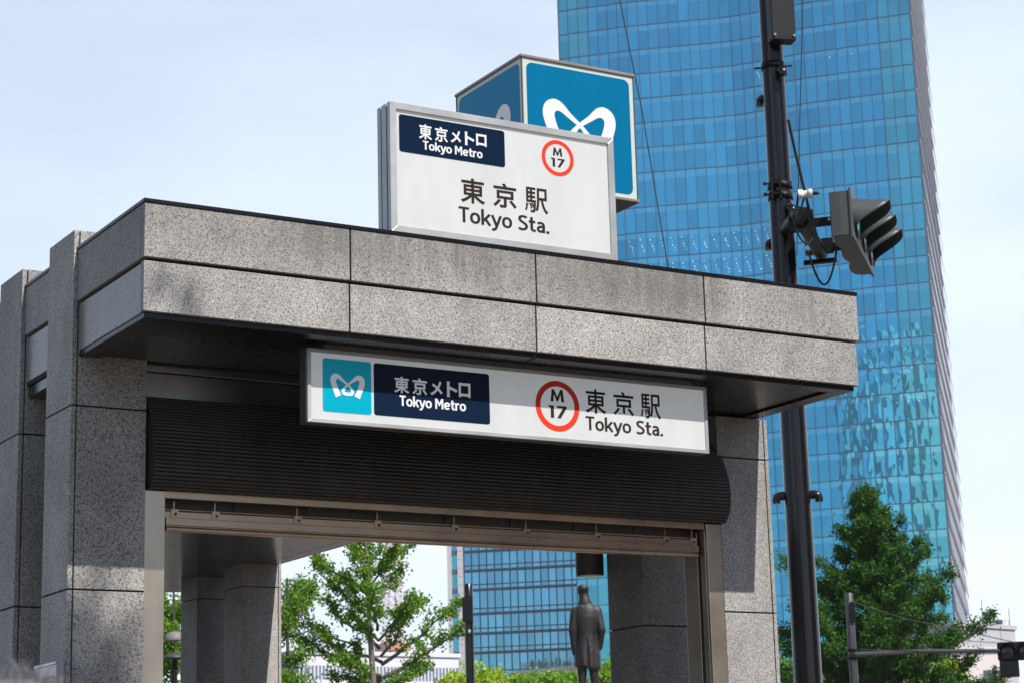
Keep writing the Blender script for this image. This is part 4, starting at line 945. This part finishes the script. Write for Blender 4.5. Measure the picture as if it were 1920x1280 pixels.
def branchy(name, label, base, trunk_top, r0, limbs, leafm, barkm, seed, lsize, dens, twig, group=None, crad=.22, spread=1.0):
    """limbs: (height up the trunk as a point, tip) pairs; every limb carries twigs, every twig leaf clumps"""
    rng = random.Random(seed); t = thing(name, label, 'tree', (base.x, base.y, 0), group)
    tb = MB(); lf = MB(); limb(tb, base, trunk_top, r0, r0*.22, rng, .01, 8)
    for (a, tip, dn) in limbs:
        L_ = (tip-a).length; P = limb(tb, a, tip, r0*.42*min(1, L_/2.2), .012, rng, .10, 6)
        nt = max(3, int(L_/twig))
        for i in range(nt):
            t_ = .22+.78*(i+rng.random())/nt; k = min(int(t_*6), 5); p = P[k].lerp(P[k+1], t_*6-k if t_ < 1 else 1)
            d = (P[k+1]-P[k]).normalized(); sd_ = Vector((rng.gauss(0, 1), rng.gauss(0, 1), rng.gauss(.15, .7))).normalized()
            e = p+(d*.6+sd_*.75)*L_*.20*rng.uniform(.5, 1.3)*(1.15-.5*t_)*spread
            tb.tube([p, p.lerp(e, .5)+Z_*.02, e], [.014, .010, .004], 4, cap=False)
            for j in range(3): leaves(lf, p.lerp(e, (j+1)/3), crad*rng.uniform(.6, 1.2), int(dens*dn*rng.uniform(.5, 1.4)), lsize, rng)
        leaves(lf, tip, crad*.8, int(dens*dn), lsize, rng)
    tb.build('trunk', barkm, t); lf.build('crown', leafm, t); return t
def pp_(x, y, D, dd=0): return at(x, y, D+dd)
# open young ginkgo straight behind the doorway
D = 40; bs_ = at(722, 1300, D); bs_ = Vector((bs_.x, bs_.y, 0)); tt = at(684, 985, D)
rng = random.Random(3)
def along(y, x=None):
    x = 722-(1300-y)*38/315; return at(x, y, D)
LB = [(1215,612,1118,-.6),(1200,655,1150,1.0),(1165,590,1060,.3),(1150,640,1075,-.9),(1120,580,1030,.8),(1110,655,1010,.2),(1095,745,1015,-.5),(1080,770,1020,.6),(1230,790,1120,.4),(1200,770,1120,-.6),(1245,860,1125,.8),(1150,790,1128,-.3),(1130,755,1060,.9),(1080,690,980,.2),(1060,655,985,-.6),(1060,735,985,.5),(1270,640,1230,-.9),(1275,560,1190,.5),(1280,800,1245,.9),(1270,870,1170,-.4),(1240,590,1170,1.1),(1120,668,1040,-1),(1180,700,1100,-1.2),(1290,540,1130,.2),(1285,620,1262,.4),(1290,760,1266,-.5)]
branchy('ginkgo_tree', 'open young ginkgo with grey trunk and upswept branches in the middle of the doorway', bs_, tt, .115, [(along(y0), at(x1, y1, D+d_), 1.0) for (y0, x1, y1, d_) in LB], LG, BARK, 5, .062, 26, .155, 'ginkgo trees of the plaza', .135, .85)
# dark conical ginkgo at the right
D3 = 60; bs_ = at(1645, 1300, D3); bs_ = Vector((bs_.x, bs_.y, 0)); tt = at(1624, 902, D3); rng = random.Random(8); LB = []
for i in range(110):
    f_ = (i+.5)/110; zb_ = 3.2+f_*(tt.z-3.6); a = Vector((bs_.x+(tt.x-bs_.x)*f_, bs_.y+(tt.y-bs_.y)*f_, zb_)); q_ = i*2.399
    ln = (4.1*(1-f_)**1.12+.16)*(rng.uniform(.62, 1.16) if i % 3 else rng.uniform(.3, .6)); d = Vector((math.cos(q_), math.sin(q_), .42+.5*f_+rng.uniform(-.1, .2)))
    LB.append((a, a+d*ln, 1.0))
branchy('ginkgo_tree', 'dense dark green conical ginkgo right of the tall dark pole', bs_, tt, .17, LB, LD, BARKD, 9, .072, 70, .22, 'ginkgo trees of the plaza', .20)
# fuller trees further back, left of the doorway ginkgo and behind the piers
for (x, yt, D_, wd, sd_, lab) in ((535, 1075, 47, 1.35, 21, 'leafy green tree just right of the pair of inner piers'), (322, 1095, 44, 1.5, 22, 'leafy green tree in the gap left of the inner piers'), (1478, 1215, 72, 1.2, 23, None)):
    bs_ = at(x, 1300, D_); bs_ = Vector((bs_.x, bs_.y, 0)); tt = at(x+4, yt+8, D_); rng = random.Random(sd_); LB = []
    for i in range(30):
        f_ = rng.random(); a = Vector((bs_.x, bs_.y, 2.6+f_*(tt.z-3.0))); q_ = i*2.399; ln = wd*(1-.6*f_)*rng.uniform(.6, 1.1)
        LB.append((a, a+Vector((math.cos(q_), math.sin(q_), .45+.4*f_))*ln, 1.0))
    lm = LM if lab is None else LG
    branchy('leafy_tree', lab or 'sunlit yellow green tree between the right pier and the tall dark pole', bs_, tt, .10, LB, lm, BARKD, sd_, .075, 40, .2, 'trees behind the entrance', .27)
# clipped bright shrubs on the far side of the square
def bush(label, blobs, lm, seed, size, n):
    rng = random.Random(seed); c0 = blobs[0][0]; t = thing('round_tree', label, 'tree', (c0.x, c0.y, 0), 'bright round trees below the terrace'); lf = MB(); tb = MB()
    for (c, r_) in blobs:
        tb.tube([Vector((c0.x, c0.y, 0)), Vector((c0.x, c0.y, c.z-r_*1.5)).lerp(c, .2), c], [.12, .08, .02], 6)
        for i in range(n):
            d = Vector((rng.gauss(0, 1), rng.gauss(0, 1), rng.gauss(0, 1))).normalized(); rr = r_*rng.uniform(.55, 1.0)*(1+.16*math.sin(d.x*5+seed)+.14*math.sin(d.z*7+d.y*4))
            leaves(lf, c+d*rr, .26, 12, size, rng)
    tb.build('trunk', BARKD, t); lf.build('crown', lm, t)
bush('bright yellow-green round tree left of the thin dark post, below the office block', [(at(890, 1296, 80), .95), (at(850, 1303, 80.5), .8), (at(930, 1295, 79), .72)], LY, 31, .15, 170)
bush('yellow-green leafy tree between the thin dark post and the statue', [(at(1005, 1288, 78), .6), (at(1040, 1289, 78), .6), (at(1072, 1286, 77), .45), (at(978, 1293, 79), .5)], LM, 32, .14, 120)
bush('bright green leafy tree between the statue and the right-hand pier', [(at(1143, 1280, 70), .62), (at(1128, 1300, 70), .5), (at(1165, 1280, 71), .7)], LM, 33, .16, 120)
bush('small yellow-green tree glimpsed behind the dark conical ginkgo', [(at(1775, 1262, 95), .75), (at(1790, 1290, 95), .9), (at(1560, 1275, 95), .9), (at(1720, 1290, 95), .9)], LY, 34, .16, 90)
# unseen tree added behind the camera, its crown shaped to shade the left pier
ct = Vector((1.3, -8.6, 0)); cc = [Vector((.04, .88, 2.2))+SUN*15.5, Vector((.0, .88, 1.75))+SUN*15.2, Vector((.05, .9, 1.2))+SUN*16]
rng = random.Random(17); t = thing('shade_tree', 'tall unseen tree added behind the viewer to dapple the left granite pier with shade', 'tree', (-1.6, -10.5, 0)); tb = MB(); lf = MB()
tb.tube([Vector((-1.6, -10.5, 0)), Vector((-1.3, -10.2, 6)), Vector((.9, -9.3, 10))], [.16, .13, .07], 8)
for c, r_, n in zip(cc, (.30, .42, .6), (44, 42, 44)):
    tb.tube([Vector((.9, -9.3, 10)), c], [.05, .015], 6)
    for i in range(n): d = Vector((rng.gauss(0, 1), rng.gauss(0, 1), rng.gauss(0, 1)))*r_*.55; leaves(lf, c+d, .16, 7, .13, rng)
tb.build('trunk', BARK, t); lf.build('crown', LG, t)

# ------------------------------------------------------------------ thin street furniture in the distance
pb = at(882, 1280, 34); pb.z = 0; zt_ = at(880, 1090, 34).z
t = thing('lamp_post', 'thin dark post with a flat control box, in front of the office block', 'post', pb)
b = MB(); b.lathe([(.115, 0), (.115, .4), (.075, .45), (.070, zt_-.55), (.070, zt_), (.06, zt_+.01)], pb, 18); b.build('shaft', POLEM, t)
b = MB(); e = (CAM-pb); e.z = 0; e.normalize(); g = Vector((-e.y, e.x, 0)); b.obox(Vector((pb.x, pb.y, zt_-.42))+e*.09-g*.02, g, e, Z_, .085, .03, .20); b.lathe([(.080, zt_-.21), (.080, zt_-.20)], pb, 18); b.build('control_box', BLACKM, t, bevel=.006)
b = MB(); b.tube([Vector((pb.x, pb.y, zt_-.75))+e*.06, Vector((pb.x, pb.y, zt_-.80))+e*.10], .025, 8); b.build('elbow', mat('elbow_grey', (.25, .26, .28), .4), t)
pb = at(1602, 1280, 42); pb.z = 0; zt_ = at(1582, 1108, 42).z
t = thing('signal_post', 'distant dark grey post with a long horizontal arm, in front of the conical ginkgo', 'post', pb)
GP = mat('grey_purple_paint', (.045, .042, .05), .4)
b = MB(); b.lathe([(.09, 0), (.085, zt_-1), (.078, zt_), (.07, zt_+.01)], pb, 18); b.build('shaft', GP, t)
e = (CAM-pb); e.z = 0; e.normalize(); g = Vector((-e.y, e.x, 0))
b = MB(); b.obox(Vector((pb.x, pb.y, zt_-.38))+e*.09+g*.055, g, e, Z_, .04, .03, .20); b.build('control_box', BLACKM, t)
A0 = at(1600, 1226, 42); A1 = at(1872, 1219, 44.5)
b = MB(); b.tube([A0, A0.lerp(A1, .5)+Z_*.03, A1], [.05, .045, .04], 12); b.build('arm', GP, t)
b = MB()
for dz in (-.06, .10): b.lathe([(.08, A0.z+dz-.03), (.10, A0.z+dz-.03), (.10, A0.z+dz+.03), (.08, A0.z+dz+.03)], pb, 16); b.tube([Vector((pb.x, pb.y, A0.z+dz))-g*.22+e*.1, Vector((pb.x, pb.y, A0.z+dz))+g*.16+e*.1], .015, 6)
b.build('clamp_band', BLACKM, t)
b = MB(); b.tube([at(1597, 1127, 42), at(1700, 1160, 42.5), at(1800, 1180, 43.5), at(1905, 1204, 44.5)], .010, 5); b.tube([at(1603, 1217, 42), at(1720, 1219, 43), at(1800, 1220, 43.5)], .007, 5); b.build('stay_wire', GP, t)
sc_ = at(1889, 1220, 44.6); e = (CAM-sc_); e.z = 0; e.normalize(); g = Vector((-e.y, e.x, 0)); sp_ = .37
t = thing('traffic_light', 'distant unlit dark traffic light at the right edge, on the end of the long arm', 'traffic light', sc_-Z_*.2)
b = MB(); b.prism(rrect(-.21, sp_*2+.21, -.195, .195, .05), sc_-e*.10, g, Z_, e, .12); b.build('housing', BLACKM, t, bevel=.01)
for k in range(3):
    c = sc_+g*sp_*k+e*.022; b = MB(); b.lathe([(.001, .02), (.09, .015), (.15, 0)], c, 24, ax=e); b.build('lens', DLENS, t)
    b = MB(); n = 20; V = []; F = []
    for i in range(n+1):
        a = R(-30+240*i/n); ln = .05+.14*max(0, math.sin(a)*.6+.4)
        for j, (rr, l_) in enumerate(((.158, 0), (.158, ln), (.165, ln), (.165, 0))): V.append(c+g*rr*math.cos(a)+Z_*rr*math.sin(a)+e*l_)
    for i in range(n):
        for j in range(3): F.append((4*i+j, 4*i+4+j, 4*i+5+j, 4*i+j+1))
    b.add(V, F, 0, True); b.build('visor', BLACKM, t)
b = MB(); c = at(1893, 1253, 44.6); b.obox(c, g, e, Z_, .20, .10, .17); b.obox(c+Z_*.20, g, e, Z_, .14, .06, .04); b.build('sensor_box', BLACKM, t, bevel=.015)
# mushroom lamps glimpsed at the left
pb = at(328, 1190, 30); pb.z = 0; zl = at(328, 1183, 30).z
t = thing('plaza_lamp', 'plaza lamp with pale round dome in the gap left of the doorway', 'lamp', pb)
b = MB(); b.lathe([(.06, 0), (.045, 1), (.04, zl-.30)], pb, 14); b.build('shaft', BLACKM, t)
b = MB(); b.lathe([(.145, zl-.13), (.15, zl-.11), (.12, zl-.03), (.05, zl), (.001, zl+.005)], pb, 22); b.build('dome', mat('lamp_dome', (.17, .15, .155), .6), t)
b = MB(); b.lathe([(.05, zl-.30), (.12, zl-.33), (.17, zl-.36), (.17, zl-.39), (.05, zl-.40)], pb, 22); b.build('lower_ring', mat('lamp_ring', (.05, .045, .05), .5), t)

# ------------------------------------------------------------------ far buildings and the lattice tower
p0 = onZ(555, 1225, 27); p1 = onZ(860, 1232, 27)
def farblock(name, label, P0, P1, h, depth, wm, rows, cols, bandf=.5, wmat=None):
    P0 = Vector((P0.x, P0.y, 0)); P1 = Vector((P1.x, P1.y, 0)); d = (P1-P0).normalized(); n_ = Vector((d.y, -d.x, 0)); n_ = n_ if n_.dot(NOUT) > 0 else -n_; L_ = (P1-P0).length; c = (P0+P1)/2
    t = thing(name, label, 'building', c); b = MB(); b.obox(c-n_*depth/2+Z_*h/2, d, n_, Z_, L_/2, depth/2, h/2); b.build('wall', wm, t)
    b = MB(); b.obox(c-n_*depth/2+Z_*(h+.3), d, n_, Z_, L_/2+.25, depth/2+.25, .3); b.build('roof', wm, t)
    for r_ in range(rows):
        z = h-2.6-3.6*r_
        if z < 2: break
        b = MB()
        for k in range(cols):
            w_ = L_/cols; cc_ = P0+d*(w_*(k+.5))+n_*.03+Z_*z; b.obox(cc_, d, n_, Z_, w_*.5*bandf, .04, 1.0)
        b.build('window_row', wmat or MULL2, t)
    return t, P0, d, n_, L_
WHT = mat('white_concrete', (.62, .62, .66), .8); GRC = mat('grey_tile', (.42, .42, .44), .8)
farblock('white_office', 'long low white office building with dark window rows behind the open ginkgo', p0, p1, 27, 30, WHT, 6, 46, .55, mat('far_window', (.16, .20, .28), .3))
a = onZ(1790, 1172, 29); c = onZ(1903, 1180, 29)
t, P0, d, n_, L_ = farblock('grey_building', 'grey tiled building with rooftop antennas at the far right', a, c, 29, 20, GRC, 0, 1)
b = MB()
for k in range(1, 9): b.obox(P0+d*L_/2+n_*.03+Z_*(29-2.1*k), d, n_, Z_, L_/2, .03, .05)
for k in (.4, .75): b.obox(P0+d*L_*k+n_*.03+Z_*15, d, n_, Z_, .05, .03, 14)
b.build('tile_joints', mat('tile_joint', (.24, .24, .27), .8), t)
b = MB(); q_ = P0+d*L_*.47; b.tube([q_+Z_*29, q_+Z_*33.2], .06, 5); b.tube([P0+d*L_*.92+Z_*29, P0+d*L_*.92+Z_*32.2], .05, 5); b.tube([P0+d*L_*.60+Z_*29.5, P0+d*L_*.60+Z_*30.6], .12, 6); b.obox(P0+d*L_*.74+Z_*30, d, n_, Z_, .5, .3, .3)
for k in range(8): b.tube([P0+d*L_*(.45+.065*k)+Z_*29.5, P0+d*L_*(.45+.065*k)+Z_*30.4], .03, 4)
b.tube([P0+d*L_*.45+Z_*30.4, P0+d*L_*.93+Z_*30.4], .03, 4); b.build('roof_antennas', GP, t)
a = onZ(1800, 1222, 24); c = onZ(1890, 1226, 24); a = at(1795, 1222, 262); c = at(1888, 1224, 262)
t, P0, d, n_, L_ = farblock('pink_building', 'low pinkish white building below the grey tiled one at the far right', a, c, a.z, 12, mat('pinkish_white', (.70, .62, .62), .8), 0, 1)
b = MB()
for k in range(2): b.obox(P0+d*(L_*.62)+n_*.03+Z_*(a.z-3.4-3*k), d, n_, Z_, .75, .05, 1.1)
b.build('window', MULL2, t); b = MB(); b.obox(P0+d*L_/2+n_*.2+Z_*(a.z-4.2), d, n_, Z_, L_/2+.3, .5, .25); b.build('ledge', CREAM, t)
# red and white lattice tower far away
TT = at(737, 1250, 2000); TT.z = 0; Dt = 1300
lt = thing('lattice_tower', 'far red and white lattice broadcasting tower behind the open ginkgo', 'tower', TT)
TRED = mat('tower_orange_red', (.58, .16, .10), .6); TWHT = mat('tower_white', (.78, .78, .80), .6)
zt0 = zat(737, 1212, TT); zdeck = zat(737, 1208, TT); ztop = zat(728, 940, TT); zmid = zat(733, 1190, TT)
def tw_w(z): f_ = max(0, (zat(737, 1150, TT)-z)/zat(737, 1150, TT)); return 6.0+52*f_**1.9+ (1-min(1, z/ztop))*2
nz_ = 44; isred = [((i % 6) not in (3, 4) if i < 40 else True) for i in range(nz_)]; i = 0; C4 = [Vector((sx_, sy_, 0)) for sx_, sy_ in ((-1, -1), (1, -1), (1, 1), (-1, 1))]
while i < nz_:
    b = MB(); red = isred[i]
    while i < nz_ and isred[i] == red:
        z0, z1 = ztop*i/nz_, ztop*(i+1)/nz_; w0, w1 = tw_w(z0), tw_w(z1); r_ = .5 if z0 < 180 else .38
        for k in range(4):
            p, q_ = TT+C4[k]*w0+Z_*z0, TT+C4[k]*w1+Z_*z1; b.tube([p, q_], r_, 4, cap=False, smooth=False)
            n1 = TT+C4[(k+1) % 4]*w1+Z_*z1; n0 = TT+C4[(k+1) % 4]*w0+Z_*z0; b.tube([p, n1], r_*.55, 4, cap=False, smooth=False); b.tube([n0, q_], r_*.55, 4, cap=False, smooth=False); b.tube([q_, n1], r_*.6, 4, cap=False, smooth=False)
        i += 1
    b.build('lattice_section', TRED if red else TWHT, lt)
b = MB(); zd = zat(737, 1213, TT); b.box(TT.x-13, TT.x+13, TT.y-13, TT.y+13, zd-3.5, zd+3.5); b.build('deck', TRED, lt)
b = MB(); zd = zat(730, 1080, TT); b.lathe([(8, zd-4), (11, zd-2), (11, zd+3), (6, zd+6)], TT, 14); b.build('upper_deck', TWHT, lt)

# banded office tower across the square behind us: it is what the lower glass panes mirror
RB0 = Vector((-176, -24, 0)); rd = Vector((-.53, -.85, 0)).normalized(); rn = Vector((.85, -.53, 0)).normalized(); RL = 170; RH = 179
t = thing('banded_tower', 'white banded office tower behind the viewer, mirrored in the lower panes of the glass tower', 'tower', RB0+rd*RL/2)
b = MB(); b.obox(RB0+rd*RL/2-rn*15+Z_*RH/2, rd, rn, Z_, RL/2, 15, RH/2); b.build('wall', mat('dark_glass_wall', (.36, .44, .47), .4), t)
b = MB(); WB = mat('white_band', (.85, .85, .86), .6)
for k in range(44): b.obox(RB0+rd*RL/2+rn*.3+Z_*(2+4.15*k), rd, rn, Z_, RL/2, .3, 1.25)
for k in range(0, 22): b.obox(RB0+rd*(RL*k/21)+rn*.35+Z_*RH/2, rd, rn, Z_, 1.3, .35, RH/2)
b.build('facade_grid', WB, t)
b = MB(); b.obox(RB0+rd*(RL*.3)-rn*10+Z_*(RH+3), rd, rn, Z_, RL*.14, 8, 3); b.obox(RB0+rd*(RL*.65)-rn*12+Z_*(RH+2), rd, rn, Z_, RL*.1, 7, 2); b.build('roof_plant', WB, t)
# brown brick station block behind the viewer, mirrored in the right half of the dark sign plates
t = thing('brick_building', 'long reddish brown brick building behind the viewer, mirrored in the dark sign plates', 'building', (95, -78, 0)); BK = mat('brown_brick', (.16, .075, .055), .8)
b = MB(); b.box(45, 190, -100, -78, 0, 46); b.build('wall', BK, t)
for k in range(9):
    b = MB()
    for j in range(28): b.box(47.2+5.1*j, 49.6+5.1*j, -78.02, -77.9, 4.5+4.6*k, 7.3+4.6*k)
    b.build('window_row', mat('dark_window', (.02, .022, .03), .2) if k == 0 else bpy.data.materials['dark_window'], t)
b = MB(); b.box(44.5, 190.5, -100.5, -77.4, 46, 47.2); b.build('cornice', BK, t)

# ------------------------------------------------------------------ summer air
hz = MB(); hz.box(-420, 1500, -260, 2150, -1.0, 360); hm = bpy.data.materials.new('air'); hm.use_nodes = True; t_ = hm.node_tree
t_.nodes.remove(t_.nodes['Principled BSDF']); pv = t_.nodes.new('ShaderNodeVolumePrincipled'); pv.inputs['Color'].default_value = (.93, .95, 1, 1); pv.inputs['Density'].default_value = .00018; pv.inputs['Anisotropy'].default_value = .2
t_.links.new(pv.outputs[0], [n_ for n_ in t_.nodes if n_.type == 'OUTPUT_MATERIAL'][0].inputs['Volume'])
tag(hz.build('haze', hm), None, None, kind='stuff')
